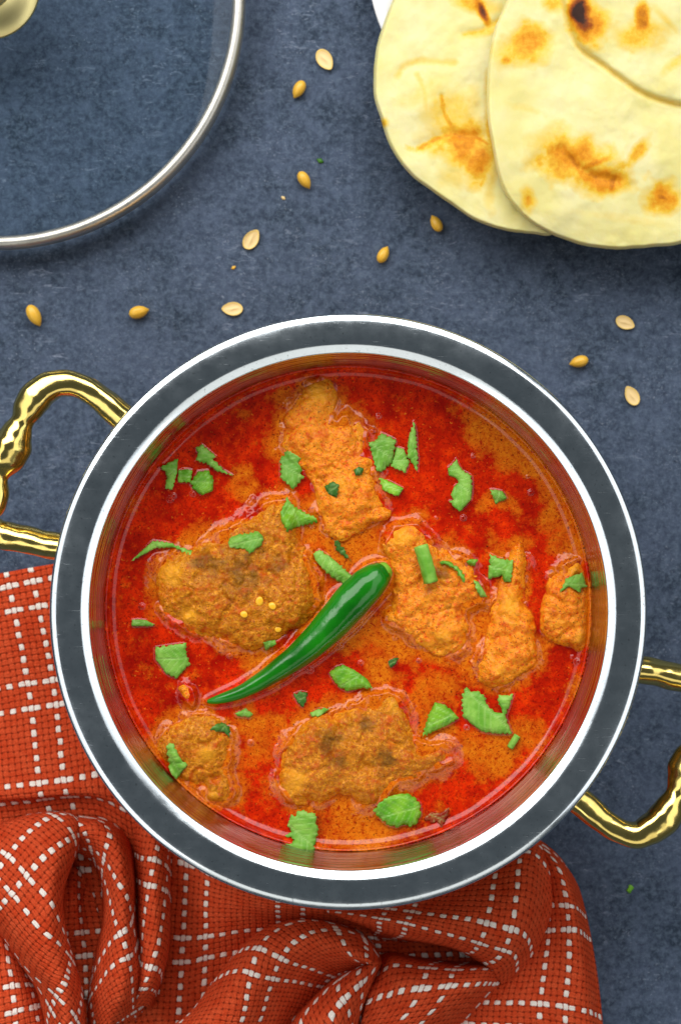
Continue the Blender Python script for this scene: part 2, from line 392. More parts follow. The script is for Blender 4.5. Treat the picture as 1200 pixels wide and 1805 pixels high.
# ------------------------------------------------------------------ napkin
CELL = 1.5
def cr_matrix(n, sub):
    """Catmull-Rom resampling matrix for n control points"""
    rows = []
    for i in range(n-1):
        for k in range(sub):
            t = k/sub; w = [0.5*(-t+2*t*t-t**3), 0.5*(2-5*t*t+3*t**3), 0.5*(t+4*t*t-3*t**3), 0.5*(-t*t+t**3)]
            r = np.zeros(n)
            for q, wt in zip((i-1, i, i+1, i+2), w):
                if q < 0: r[0] += 2*wt; r[1] -= wt
                elif q >= n: r[n-1] += 2*wt; r[n-2] -= wt
                else: r[q] += wt
            rows.append(r)
    r = np.zeros(n); r[-1] = 1; rows.append(r)
    return np.array(rows)
NV, NF, NUV = [], [], []
def patch(rows, anchor, phi, sub=(12, 12), wob=0.35, seed=0):
    R = np.array(rows, float)                       # rows x cols x 3
    A, B = cr_matrix(R.shape[0], sub[0]), cr_matrix(R.shape[1], sub[1])
    D = np.einsum('ij,jkc->ikc', A, R); D = np.einsum('lk,ikc->ilc', B, D)
    px, py, z = D[..., 0], D[..., 1], D[..., 2]
    z = z+0.55*np.clip(z-2.5, 0, 99)
    z = np.maximum(z+fbm(px, py, 60, 3, seed)*wob, 0.9)
    W3 = PA(px, py, z)/MM
    ds = np.linalg.norm(np.diff(W3, axis=1), axis=2); S = np.concatenate([np.zeros((len(ds), 1)), np.cumsum(ds, 1)], 1)
    dt = np.linalg.norm(np.diff(W3, axis=0), axis=2)
    d2 = (px-anchor[0])**2+(py-anchor[1])**2
    i0, j0 = np.unravel_index(np.argmin(d2), d2.shape)
    T = np.concatenate([[0], np.cumsum(dt[:, j0])])
    s = S-S[:, j0:j0+1]; tt = (T-T[i0])[:, None]+0*s
    i1, i2 = max(i0-3, 0), min(i0+3, px.shape[0]-1); j1, j2 = max(j0-3, 0), min(j0+3, px.shape[1]-1)
    es = np.array([px[i0, j2]-px[i0, j1], py[i0, j2]-py[i0, j1]]); es /= np.linalg.norm(es)
    et = np.array([px[i2, j0]-px[i1, j0], py[i2, j0]-py[i1, j0]]); et /= np.linalg.norm(et)
    a = math.radians(phi); U = np.array([math.cos(a), math.sin(a)]); V = np.array([-math.sin(a), math.cos(a)])
    uu = ((U@es)*s+(U@et)*tt)/CELL+0.5; vv = ((V@es)*s+(V@et)*tt)/CELL+0.5
    base = sum(len(x) for x in NV); nr, nc = px.shape
    NV.append(PA(px, py, z).reshape(-1, 3)); NUV.append(np.stack([uu, vv], -1).reshape(-1, 2))
    I = (np.arange(nr-1)[:, None]*nc+np.arange(nc-1)[None]).ravel()+base
    # orientation at the middle of the patch
    e1 = D[nr//2, nc//2+1, :2]-D[nr//2, nc//2, :2]; e2 = D[nr//2+1, nc//2, :2]-D[nr//2, nc//2, :2]
    F = np.stack([I, I+nc, I+nc+1, I+1], 1) if e1[0]*e2[1]-e1[1]*e2[0] > 0 else np.stack([I, I+1, I+nc+1, I+nc], 1)
    NF.append(F)
# the sheet lying flat
patch([[(-60, 1022, 1), (20, 1007, 1.3), (95, 994, 1.3), (300, 962, 1), (600, 958, 1), (850, 1010, 1)],
       [(-60, 1120, 1.4), (30, 1105, 1.8), (110, 1095, 1.6), (300, 1060, 1), (600, 1060, 1), (880, 1100, 1)],
       [(-60, 1240, 1.4), (40, 1225, 1.6), (120, 1215, 1.6), (300, 1180, 1), (600, 1180, 1), (900, 1200, 1)],
       [(-60, 1370, 3.2), (40, 1362, 3.4), (140, 1350, 3.2), (300, 1320, 1), (600, 1320, 1), (920, 1320, 1)],
       [(-60, 1412, 4.0), (40, 1404, 4.2), (160, 1398, 4.0), (300, 1420, 1), (600, 1420, 1), (930, 1420, 1)],
       [(-60, 1450, 1.2), (50, 1440, 1.2), (170, 1436, 1.2), (300, 1500, 1), (600, 1520, 1), (950, 1500, 1)],
       [(-60, 1640, 1), (60, 1640, 1), (180, 1640, 1), (320, 1640, 1), (600, 1640, 1), (985, 1640, 1)],
       [(-60, 1870, 1), (80, 1870, 1), (190, 1870, 1), (330, 1870, 1), (600, 1870, 1), (1020, 1870, 1)]], (48, 1202), -9, (14, 24), 0.25)
# big flap on the left
patch([[(-40, 1478, 1.5), (0, 1452, 2), (40, 1438, 2.5), (80, 1431, 2.5), (120, 1432, 3), (140, 1440, 3), (150, 1455, 2)],
       [(-40, 1485, 6), (0, 1462, 7.5), (40, 1447, 8.5), (80, 1440, 9), (120, 1443, 9), (142, 1458, 8), (148, 1475, 4)],
       [(-40, 1530, 10), (0, 1520, 12), (40, 1505, 13), (75, 1500, 13.5), (108, 1500, 13), (130, 1508, 10), (132, 1515, 4)],
       [(-40, 1580, 10), (0, 1585, 12.5), (40, 1580, 14), (70, 1575, 14.5), (95, 1570, 14), (112, 1575, 10), (108, 1578, 4)],
       [(-20, 1620, 6), (10, 1640, 11), (45, 1645, 14), (75, 1645, 15), (98, 1640, 14), (116, 1640, 10), (112, 1642, 4)],
       [(20, 1680, 5), (40, 1700, 10), (65, 1705, 13.5), (90, 1705, 14.5), (112, 1700, 13.5), (132, 1697, 9), (128, 1700, 3)],
       [(60, 1745, 4), (75, 1755, 10), (95, 1757, 13), (112, 1757, 14), (130, 1755, 12.5), (146, 1750, 8), (142, 1752, 3)],
       [(80, 1830, 4), (90, 1830, 9), (105, 1830, 12), (120, 1830, 13), (136, 1830, 11.5), (152, 1830, 8), (148, 1830, 3)]], (13, 1509), 38, seed=1)
# bottom left corner
patch([[(-40, 1610, 2), (-10, 1625, 2), (15, 1650, 2), (40, 1690, 1.5), (60, 1730, 1)],
       [(-40, 1640, 7), (-5, 1650, 7), (25, 1680, 6), (50, 1715, 4), (75, 1750, 1.5)],
       [(-40, 1720, 9), (0, 1725, 9), (35, 1735, 8), (65, 1750, 5), (90, 1775, 1.5)],
       [(-40, 1770, 9), (0, 1775, 9.5), (40, 1780, 9), (75, 1790, 6), (98, 1805, 2)],
       [(-40, 1840, 8), (0, 1840, 9), (40, 1840, 9), (80, 1840, 7), (105, 1840, 2)]], (20, 1740), -8, seed=2)
# the loop
patch([[(128, 1500, 3), (138, 1484, 7), (140, 1465, 9.5), (138, 1448, 8), (136, 1438, 2)],
       [(148, 1510, 3), (153, 1493, 7), (163, 1472, 10), (177, 1455, 9), (188, 1444, 2)],
       [(165, 1525, 3), (172, 1512, 7.5), (190, 1498, 11), (212, 1487, 10), (226, 1480, 2.5)],
       [(178, 1562, 3), (185, 1558, 8), (205, 1552, 12), (228, 1550, 11), (243, 1548, 3)],
       [(180, 1620, 3), (187, 1620, 8.5), (208, 1618, 12.5), (230, 1618, 11.5), (246, 1620, 4)],
       [(172, 1660, 3), (180, 1660, 8.5), (205, 1660, 13), (230, 1665, 12.5), (250, 1672, 7)],
       [(160, 1720, 3), (168, 1718, 8), (195, 1712, 13), (225, 1715, 13.5), (255, 1730, 8)],
       [(153, 1770, 3), (161, 1765, 7), (190, 1762, 12), (220, 1765, 12.5), (255, 1775, 3)],
       [(155, 1830, 2), (162, 1825, 5), (185, 1815, 9), (205, 1805, 9), (240, 1800, 2)]], (211, 1648), -27, seed=3)
patch([[(232, 1440, 1.5), (245, 1430, 3), (270, 1440, 3.5), (295, 1470, 2.5), (310, 1490, 1)],
       [(235, 1500, 2), (246, 1495, 6), (270, 1490, 8), (292, 1500, 6), (303, 1505, 1.5)],
       [(236, 1560, 3), (248, 1558, 8), (272, 1555, 10), (294, 1555, 7.5), (302, 1556, 1.5)],
       [(238, 1620, 4), (250, 1620, 9.5), (274, 1620, 11.5), (296, 1620, 8.5), (301, 1620, 2)],
       [(238, 1680, 5), (254, 1680, 11), (275, 1678, 12), (293, 1680, 9), (298, 1682, 2)],
       [(230, 1740, 4), (250, 1735, 11), (268, 1732, 11.5), (280, 1732, 8), (284, 1735, 2)],
       [(215, 1785, 2), (235, 1780, 7), (250, 1775, 7), (262, 1775, 5), (268, 1780, 1.5)]], (272, 1518), 15, seed=4)
# cloth down inside the loop
patch([[(100, 1530, 3), (118, 1525, 2), (132, 1528, 2.4), (145, 1540, 1.5), (150, 1550, 1.5)],
       [(100, 1580, 4), (115, 1580, 4.5), (132, 1580, 4.5), (150, 1585, 1.6), (168, 1590, 1.5)],
       [(100, 1640, 4), (118, 1640, 4), (138, 1640, 3.6), (158, 1640, 1.6), (178, 1640, 1.5)],
       [(110, 1690, 3), (130, 1690, 3), (148, 1690, 2.5), (162, 1690, 1.4), (180, 1690, 1)],
       [(140, 1760, 2), (150, 1760, 3), (158, 1760, 3), (165, 1760, 2), (175, 1760, 1)]], (145, 1645), -5, seed=5)
# slope in front of the pot
patch([[(285, 1460, 1), (340, 1480, 2.5), (420, 1530, 4), (520, 1560, 5), (640, 1570, 5), (720, 1570, 4)],
       [(288, 1560, 1.2), (335, 1565, 3), (400, 1580, 6), (480, 1595, 7), (580, 1605, 6.5), (700, 1610, 5)],
       [(288, 1640, 1.2), (330, 1645, 2.5), (390, 1640, 4.5), (460, 1632, 4.5), (560, 1640, 3), (700, 1650, 2)],
       [(285, 1720, 1.2), (325, 1720, 1.6), (370, 1710, 2), (440, 1700, 2), (540, 1700, 2), (700, 1700, 1.5)],
       [(270, 1820, 1.2), (320, 1820, 1.2), (370, 1820, 1.2), (440, 1820, 1.2), (540, 1820, 1.2), (700, 1820, 1.2)]], (322, 1655), 3, (16, 20), seed=6)
# diagonal roll in the middle
patch([[(300, 1815, 2), (312, 1805, 8), (345, 1810, 13), (400, 1830, 14), (450, 1850, 10), (490, 1860, 4)],
       [(338, 1785, 2), (345, 1775, 8), (380, 1775, 13.5), (425, 1790, 14), (475, 1805, 9), (510, 1815, 4)],
       [(385, 1718, 2), (395, 1708, 8), (425, 1712, 13), (465, 1735, 13), (515, 1755, 8), (550, 1775, 4)],
       [(440, 1655, 2), (450, 1650, 8), (470, 1665, 12.5), (505, 1695, 12.5), (545, 1720, 8), (580, 1738, 4)],
       [(505, 1625, 2.5), (510, 1625, 8), (522, 1648, 12), (550, 1680, 12), (580, 1705, 8), (605, 1722, 5)],
       [(575, 1624, 3), (575, 1628, 8), (580, 1652, 12), (595, 1680, 12), (615, 1700, 9), (630, 1712, 6)],
       [(640, 1646, 3), (636, 1652, 8), (630, 1670, 11.5), (632, 1690, 12), (642, 1700, 10), (648, 1706, 7)],
       [(682, 1700, 3), (674, 1700, 7), (662, 1698, 11), (655, 1700, 11.5), (652, 1703, 10), (652, 1706, 8)]], (458, 1672), 20, seed=7)
patch([[(480, 1850, 3), (520, 1830, 10), (565, 1840, 14), (610, 1845, 11), (650, 1845, 3)],
       [(510, 1800, 3), (535, 1790, 10), (580, 1790, 14), (620, 1795, 11.5), (648, 1800, 3)],
       [(560, 1748, 4), (578, 1745, 10), (610, 1748, 13.5), (640, 1755, 11), (660, 1762, 3)],
       [(600, 1718, 5), (614, 1718, 10), (634, 1720, 12.5), (655, 1726, 10), (672, 1730, 3)],
       [(632, 1703, 5), (642, 1702, 9), (655, 1702, 11), (670, 1702, 8), (682, 1702, 3)]], (601, 1725), -40, (14, 12), seed=8)
# right hand fold: upper band, pocket, lower swell
patch([[(560, 1580, 4), (660, 1570, 4), (760, 1540, 4), (860, 1500, 4), (925, 1470, 4), (965, 1490, 3)],
       [(575, 1605, 7), (665, 1600, 8), (765, 1585, 9), (865, 1545, 10), (935, 1510, 10), (985, 1540, 5)],
       [(610, 1622, 8), (690, 1625, 11), (780, 1622, 13), (870, 1600, 14), (940, 1575, 13), (990, 1600, 4)],
       [(650, 1638, 6), (705, 1645, 9), (785, 1652, 12), (870, 1648, 15), (930, 1635, 13), (978, 1640, 3)],
       [(660, 1650, 3), (705, 1655, 5), (785, 1668, 8), (865, 1685, 12), (905, 1690, 11), (935, 1700, 3)],
       [(670, 1660, 1.5), (710, 1660, 2.5), (785, 1670, 4), (850, 1700, 8), (875, 1725, 7), (890, 1745, 2)]], (855, 1628), 14, (14, 18), seed=9)
patch([[(650, 1705, 2), (680, 1680, 2), (740, 1688, 1.5), (800, 1695, 1.5), (850, 1695, 2), (890, 1700, 3)],
       [(655, 1715, 5), (690, 1695, 8), (745, 1702, 9), (805, 1708, 9.5), (855, 1708, 9), (885, 1715, 6)],
       [(650, 1750, 9), (700, 1735, 12), (755, 1735, 13), (810, 1735, 13), (850, 1735, 11), (878, 1740, 4)],
       [(640, 1790, 9), (700, 1780, 12), (750, 1775, 13), (795, 1770, 12), (830, 1768, 9), (850, 1772, 3)],
       [(630, 1830, 8), (690, 1820, 11), (735, 1815, 11.5), (775, 1808, 9), (800, 1805, 6), (815, 1810, 2)],
       [(630, 1860, 6), (690, 1850, 8), (730, 1845, 8), (765, 1840, 6), (785, 1838, 4), (800, 1840, 1.5)]], (755, 1706), 2, (12, 16), seed=10)
# outer right edge
patch([[(850, 1480, 1.5), (900, 1470, 2), (940, 1478, 3), (970, 1495, 3), (990, 1515, 1)],
       [(860, 1580, 2), (920, 1545, 3), (975, 1530, 8), (1000, 1545, 8), (1018, 1560, 1)],
       [(850, 1660, 2), (920, 1640, 3), (985, 1620, 8), (1015, 1615, 9), (1035, 1620, 1)],
       [(820, 1730, 2), (900, 1715, 4), (975, 1700, 7), (1025, 1700, 8), (1050, 1700, 1)],
       [(780, 1800, 2), (870, 1790, 5), (960, 1780, 7), (1030, 1780, 7), (1060, 1780, 1)],
       [(760, 1860, 2), (850, 1850, 5), (960, 1850, 6), (1035, 1850, 6), (1065, 1850, 1)]], (950, 1767), 4, (14, 16), seed=11)
nv = np.concatenate(NV); nf = np.concatenate(NF); nuv = np.concatenate(NUV)
me = mesh('napkin', nv, nf)
ul = me.uv_layers.new(name='weave')
li = np.empty(len(me.loops), np.int32); me.loops.foreach_get('vertex_index', li)
ul.data.foreach_set('uv', nuv[li].astype(np.float32).ravel())
o = link('napkin', me, M_CLOTH)
md = o.modifiers.new('thickness', 'SOLIDIFY'); md.thickness = 0.0007; md.offset = -1
tag(o, 'rumpled rust red woven napkin with white checked lines under the pot', 'napkin')

# ------------------------------------------------------------------ pot
ZR, ZS = 55.0, 40.0
PCX, PCY, _ = P(614, 1079, ZR)
pot = thing('serving_pot', 'round steel lined serving pot with wide polished rim and brass handles', 'pot', (PCX, PCY, 0.0015))
prof = [(0, 9), (38, 9), (46, 12), (51, 19), (52.6, 30), (53.0, 40), (53.9, 46), (54.25, 50.4)]
# rounded lip: short radius out of the wall, then a broad shallow bevel that catches the room
lip = [(57.5, 55.30)]; tl = 0.0
for i in range(1, 29):
    r_ = 57.5-2.4*i/28; q_ = (57.5-r_)/2.4
    tl = 8+14*min(1, q_/0.3)+8*q_+55*max(0, (q_-0.88)/0.12)**1.5
    lip.append((r_, lip[-1][1]-2.4/28*math.tan(math.radians(tl))))
NW = len(prof)
prof = [p for p in prof if p[0] < 53.3]+[(53.15+1.85*((z_-40.4)/12.2)**0.85+0.035*math.sin(z_*4.1)+0.03*math.sin(z_*9.7+1)+0.02*math.sin(z_*17.3), z_) for z_ in np.arange(40.6, lip[-1][1]-0.5, 0.09)]+lip[::-1]
zf = 55.30; rf = 57.5; fl = []
while rf < 62.20:                                  # the flat of the rim is very slightly domed
    rf += 0.35; zf += 0.35*math.tan(math.radians(1.0*8.5*np.sign(59.8-rf)*abs((59.8-rf)/2.5)**1.6)); fl.append((rf, zf))
while rf < 63.10:                                  # bevel to the outer edge
    rf += 0.1; zf -= 0.1*math.tan(math.radians(16+9*(rf-62.2)/0.9)); fl.append((rf, zf))
prof += fl+[(rf+0.55*math.sin(math.radians(a)), zf-0.75+0.75*math.cos(math.radians(a))) for a in range(35, 181, 15)]
prof += [(61.5, 52.7), (57.5, 52.5), (56.0, 51.4), (55.6, 46), (54.8, 43), (54.2, 40), (53.8, 30), (52, 18.3), (46.5, 11), (38, 7.9), (0, 7.9)]
lo = part('steel_liner', lathe('steel_liner', prof, PCX, PCY, 256), [M_STEEL, M_WALL], pot)
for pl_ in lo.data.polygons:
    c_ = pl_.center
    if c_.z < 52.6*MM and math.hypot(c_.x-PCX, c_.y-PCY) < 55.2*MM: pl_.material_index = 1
prof = [(0, 1.6), (36, 1.6), (44, 3), (50, 7.5), (55, 15), (57.6, 26), (57.8, 36), (57.0, 44), (56.2, 50), (56.4, 51.2), (56.15, 51.2), (56.1, 50), (56.1, 44), (56.6, 36), (56.3, 26), (53.5, 15), (48, 8), (43, 4.5), (36, 3), (0, 3)]
part('outer_body', lathe('outer_body', prof, PCX, PCY, 128), M_COPPER, pot)
hp = [(262, 775), (240, 752), (212, 731), (180, 704), (150, 684), (118, 675), (90, 680), (68, 696), (52, 718), (40, 742), (30, 762), (20, 786), (8, 812), (-4, 838), (-8, 862), (-12, 888), (-20, 908), (-22, 924), (-8, 938), (15, 946), (48, 952), (80, 960), (110, 964), (150, 968)]
hr = [20, 21, 23, 21.5, 21, 22.5, 24.5, 26.5, 25, 18.5, 25, 32, 29, 18, 24, 24, 18, 22, 23, 23, 22, 21.5, 22.5, 21]
for flip in (0, 1):
    q = [((2*614-x, 2*1076-y) if flip else (x, y)) for x, y in hp]
    if flip: q = [(x+(10 if i < 6 else 4), y-(4 if i < 6 else 8)) for i, (x, y) in enumerate(q)]
    L = smooth_line([(x, y, r, 44+1.5*math.sin(i*0.28)) for i, ((x, y), r) in enumerate(zip(q, hr))], 6)
    pts = [P(a, b, d) for a, b, _, d in L]
    rr = [1.08*c_*(H-44*MM)/H/KPX for _, _, c_, _ in L]
    part('handle', tube('handle', pts, rr, 20, lambda a, i: 1+0.045*math.cos(4*a+i*0.10)+0.03*math.sin(3*a-i*0.12)+0.02*math.sin(i*0.9)), M_BRASS, pot)

# ------------------------------------------------------------------ glass lid
LX, LY, _ = P(-6, 1, 7)
lid = thing('glass_lid', 'round glass lid with steel rim and brass knob lying on the table', 'lid', (LX, LY, 0))
R0 = 439/(KPX*H/(H-7*MM))/MM
prof = [(R0-1.6+1.6*math.cos(math.radians(a)), 7.6+(2.0 if a < 180 else 5.4)*math.sin(math.radians(a))) for a in range(0, 360, 12)]
part('steel_rim', lathe('steel_rim', prof, LX, LY, 224, closed=True), M_LIDSTEEL, lid)
dome = [(R0-2.4, 8.3)]+[((R0-2.4)*math.sin(math.radians(a))/math.sin(math.radians(30)), 8.4+10.4*(math.cos(math.radians(a))-math.cos(math.radians(30)))/(1-math.cos(math.radians(30)))) for a in range(29, -1, -2)]
dome += [(0, 18.8)]
part('glass_dome', lathe('glass_dome', dome, LX, LY, 128), M_GLASS, lid)
kn = [(0, 17.0), (9, 17.0), (11.0, 17.6), (12.2, 18.2), (11.9, 18.7), (9, 19.5), (5.5, 20.5), (4.5, 22), (4.5, 25)]
kn += [(4.6+3.8*math.sin(math.radians(a)), 28.5-3.5*math.cos(math.radians(a))) for a in range(0, 120, 12)]+[(6, 31.4), (3, 32.2), (0, 32.4)]
part('knob', lathe('knob', kn, LX, LY, 64), M_BRASS2, lid)

# ------------------------------------------------------------------ plate and naan
QX, QY, _ = P(945, -62, 6)
pr = [(0, 1.2), (24, 1.2), (26, 2.2), (38, 6.2), (39.6, 6.8), (40.3, 7.3), (40.2, 7.9), (39.4, 8.1), (37.5, 7.6), (26, 3.6), (23, 2.8), (0, 2.8)]
o = link('plate', lathe('plate', pr, QX, QY, 128), M_PLATE)
tag(o, 'white plate mostly hidden under the two naan breads', 'plate')

def naan(name, outline, centre, zfun, toastfun, thick, label):
    ol = smooth_poly(outline, 12); n = len(ol); rings = 150
    cx, cy = centre
    rr = np.concatenate([np.linspace(0, 0.93, rings-26), 1-(1-np.linspace(0, 1, 27)[1:])**2*0.07])
    jit = 1+0.006*fbm(np.arange(n), np.zeros(n), 9, 3, 3)
    px = cx+(ol[:, 0]-cx)[None]*rr[:, None]*jit[None]; py = cy+(ol[:, 1]-cy)[None]*rr[:, None]*jit[None]
    edge = (1-rr)[:, None]*np.hypot(ol[:, 0]-cx, ol[:, 1]-cy)[None]          # px from the edge
    t_ = np.clip(edge/7.0, 0, 1); rnd = np.sqrt(np.clip(1-(1-t_)**2, 0, 1))
    z0 = zfun(px, py)
    z = z0+thick*(rnd-0.5)+(fbm(px, py, 90, 4, 5)*1.1+fbm(px, py, 24, 3, 9)*0.22)*rnd
    dz, toast = toastfun(px, py); z = z+dz*rnd
    zb = z0-thick*0.5*np.sqrt(np.clip(rnd, 0, 1))*0.9
    top = PA(px, py, z).reshape(-1, 3); kb = 1-0.05*np.clip(rr, 0, 1)[:, None]**8; bot = PA(cx+(px-cx)*kb, cy+(py-cy)*kb, zb).reshape(-1, 3)
    nr = len(rr); N = nr*n
    i = np.arange(nr-1)[:, None]; j = np.arange(n)[None]; j2 = (j+1) % n
    a = (i*n+j).ravel(); b = (i*n+j2+0*i).ravel(); c_ = ((i+1)*n+j2).ravel(); d = ((i+1)*n+j).ravel()
    F = np.concatenate([np.stack([a, b, c_, d], 1), np.stack([a+N, d+N, c_+N, b+N], 1)])
    e = (nr-1)*n+np.arange(n); e2 = (nr-1)*n+(np.arange(n)+1) % n
    F = np.concatenate([F, np.stack([e, e2, e2+N, e+N], 1)])
    me = mesh(name, np.concatenate([top, bot]), F)
    fattr(me, 'toast', np.concatenate([toast.ravel(), toast.ravel()*0+0.1]))
    bm = bmesh.new(); bm.from_mesh(me); bmesh.ops.remove_doubles(bm, verts=bm.verts, dist=2e-6); bmesh.ops.recalc_face_normals(bm, faces=bm.faces)
    bm.to_mesh(me); bm.free()
    o = link(name, me, M_NAAN); tag(o, label, 'bread', 'naan breads on the plate'); return o
def blob(px, py, x, y, rx, ry, ang=0, k=1.0, rag=0.45, seed=0):
    a = math.radians(ang); dx, dy = px-x, py-y
    u = (dx*math.cos(a)+dy*math.sin(a))/rx; v = (-dx*math.sin(a)+dy*math.cos(a))/ry
    q = np.sqrt(u*u+v*v)+fbm(px, py, 22, 4, 31+seed)*rag
    return k*np.clip(1.32-q, 0, 1)**0.9
def toast1(px, py):
    t_ = np.zeros_like(px)
    for b in [(815, 250, 52, 46, 0, .62), (845, 285, 30, 45, 0, .62), (795, 205, 60, 60, 0, .30), (745, 165, 70, 22, -25, .18), (770, 185, 12, 50, -15, .30), (850, 18, 9, 26, -22, 1.1), (835, 6, 44, 16, 10, .5), (855, 55, 42, 9, -12, .32), (675, 216, 9, 9, 0, .45), (795, 235, 60, 9, -30, .5), (726, 263, 18, 4, 10, .3), (800, 310, 28, 26, 0, .22), (864, 240, 14, 120, 0, .42)]:
        t_ = np.maximum(t_, blob(px, py, *b))
    for ln, k_, w_ in [([(700, 132), (712, 114), (740, 106), (800, 110)], .26, 7), ([(735, 130), (748, 160), (752, 200)], .24, 6), ([(778, 168), (783, 200), (798, 228)], .50, 6), ([(740, 260), (765, 246), (795, 236), (830, 236), (858, 252)], .60, 6), ([(858, 250), (862, 290), (848, 325)], .42, 6), ([(715, 256), (728, 262), (738, 265)], .34, 3), ([(818, 60), (850, 54), (878, 36)], .38, 6)]:
        t_ = np.maximum(t_, k_*np.exp(-((line_dist(px, py, ln)+fbm(px, py, 12, 3, 8)*3)/w_)**2))
    dz = -0.6*np.exp(-(line_dist(px, py, [(735, 258), (790, 235), (850, 240)])/9)**2)+1.0*np.exp(-(((px-770)/55)**2+((py-165)/45)**2))
    dz += -0.3*np.exp(-(line_dist(px, py, [(700, 125), (740, 108), (800, 112)])/8)**2)-0.4*np.exp(-(line_dist(px, py, [(778, 170), (785, 205), (800, 235)])/7)**2)
    dz += -0.4*np.exp(-(line_dist(px, py, [(815, 58), (850, 52), (880, 35)])/7)**2)
    return dz, t_
crease = smooth_line([(960, -80), (980, -30), (996, 20), (1010, 62), (1024, 86), (1060, 112), (1095, 138), (1130, 162), (1165, 176), (1210, 186), (1270, 190)], 5)
def toast2(px, py):
    t_ = np.zeros_like(px)
    for b in [(1010, 280, 72, 44, 5, .62), (1060, 315, 62, 32, 0, .64), (985, 262, 60, 46, 0, .34), (1012, 285, 42, 11, 60, .75), (1080, 318, 10, 26, 20, .78), (1040, 290, 46, 9, -20, .70), (1125, 268, 12, 40, 35, .48), (1168, 348, 34, 30, 0, .62), (1168, 348, 14, 10, 0, .8), (932, 78, 36, 40, 30, .56), (905, 85, 50, 26, -20, .36), (892, 105, 12, 10, 0, .55), (1022, 22, 24, 46, -8, 1.25), (1045, 40, 26, 44, -8, .62), (1132, 28, 14, 36, 0, .72), (1130, 62, 52, 30, 0, .40), (930, 352, 15, 28, 0, .52), (980, 5, 30, 18, 0, .4), (1170, 30, 8, 40, -40, .25), (1190, 110, 30, 10, -40, .3), (925, 190, 36, 8, 15, .16), (1100, 385, 120, 10, 8, .12)]:
        t_ = np.maximum(t_, blob(px, py, *b))
    ld = line_dist(px, py, crease)
    t_ = np.maximum(t_, 0.30*np.exp(-(ld/6.5)**2))
    above = np.zeros_like(px)
    up = sdf(px, py, list(map(tuple, crease))+[(1500, 150), (1500, -400), (960, -400)])
    dz = 1.7*(1/(1+np.exp(-up/5.0)))-0.9*np.exp(-(ld/5.5)**2)
    dz += -0.8*np.exp(-(line_dist(px, py, [(990, 262), (1012, 290), (1045, 310), (1085, 318)])/9)**2)+0.7*np.exp(-(((px-1060)/50)**2+((py-285)/25)**2))
    return dz, t_
naan('naan_bread', [(691, 0), (674, 45), (662, 93), (658, 163), (672, 212), (690, 262), (724, 308), (760, 335), (794, 359), (830, 384), (866, 400), (903, 409), (939, 411), (970, 413), (1010, 395), (1040, 320), (1055, 150), (1045, 0), (1000, -100), (900, -140), (800, -120), (722, -60)], (850, 150),
     lambda x, y: 11.5+0*x-1.5*np.clip((700-x)/60, 0, 1), toast1, 3.8, 'naan bread lying underneath with its left half showing and a small dark scorch')
naan('naan_bread', [(910, -60), (890, 5), (872, 50), (860, 107), (858, 187), (868, 261), (884, 327), (911, 369), (957, 405), (1013, 428), (1060, 438), (1095, 440), (1150, 434), (1200, 428), (1300, 400), (1400, 320), (1450, 180), (1430, 0), (1350, -120), (1200, -180), (1050, -160), (960, -120)], (1130, 130),
     lambda x, y: 17.0+0*x-3.2*np.clip((y-200)/240, 0, 1)**2+1.0*np.clip((x-1000)/200, 0, 1), toast2, 4.0, 'naan bread on top with large brown toasted patch and charred blister')

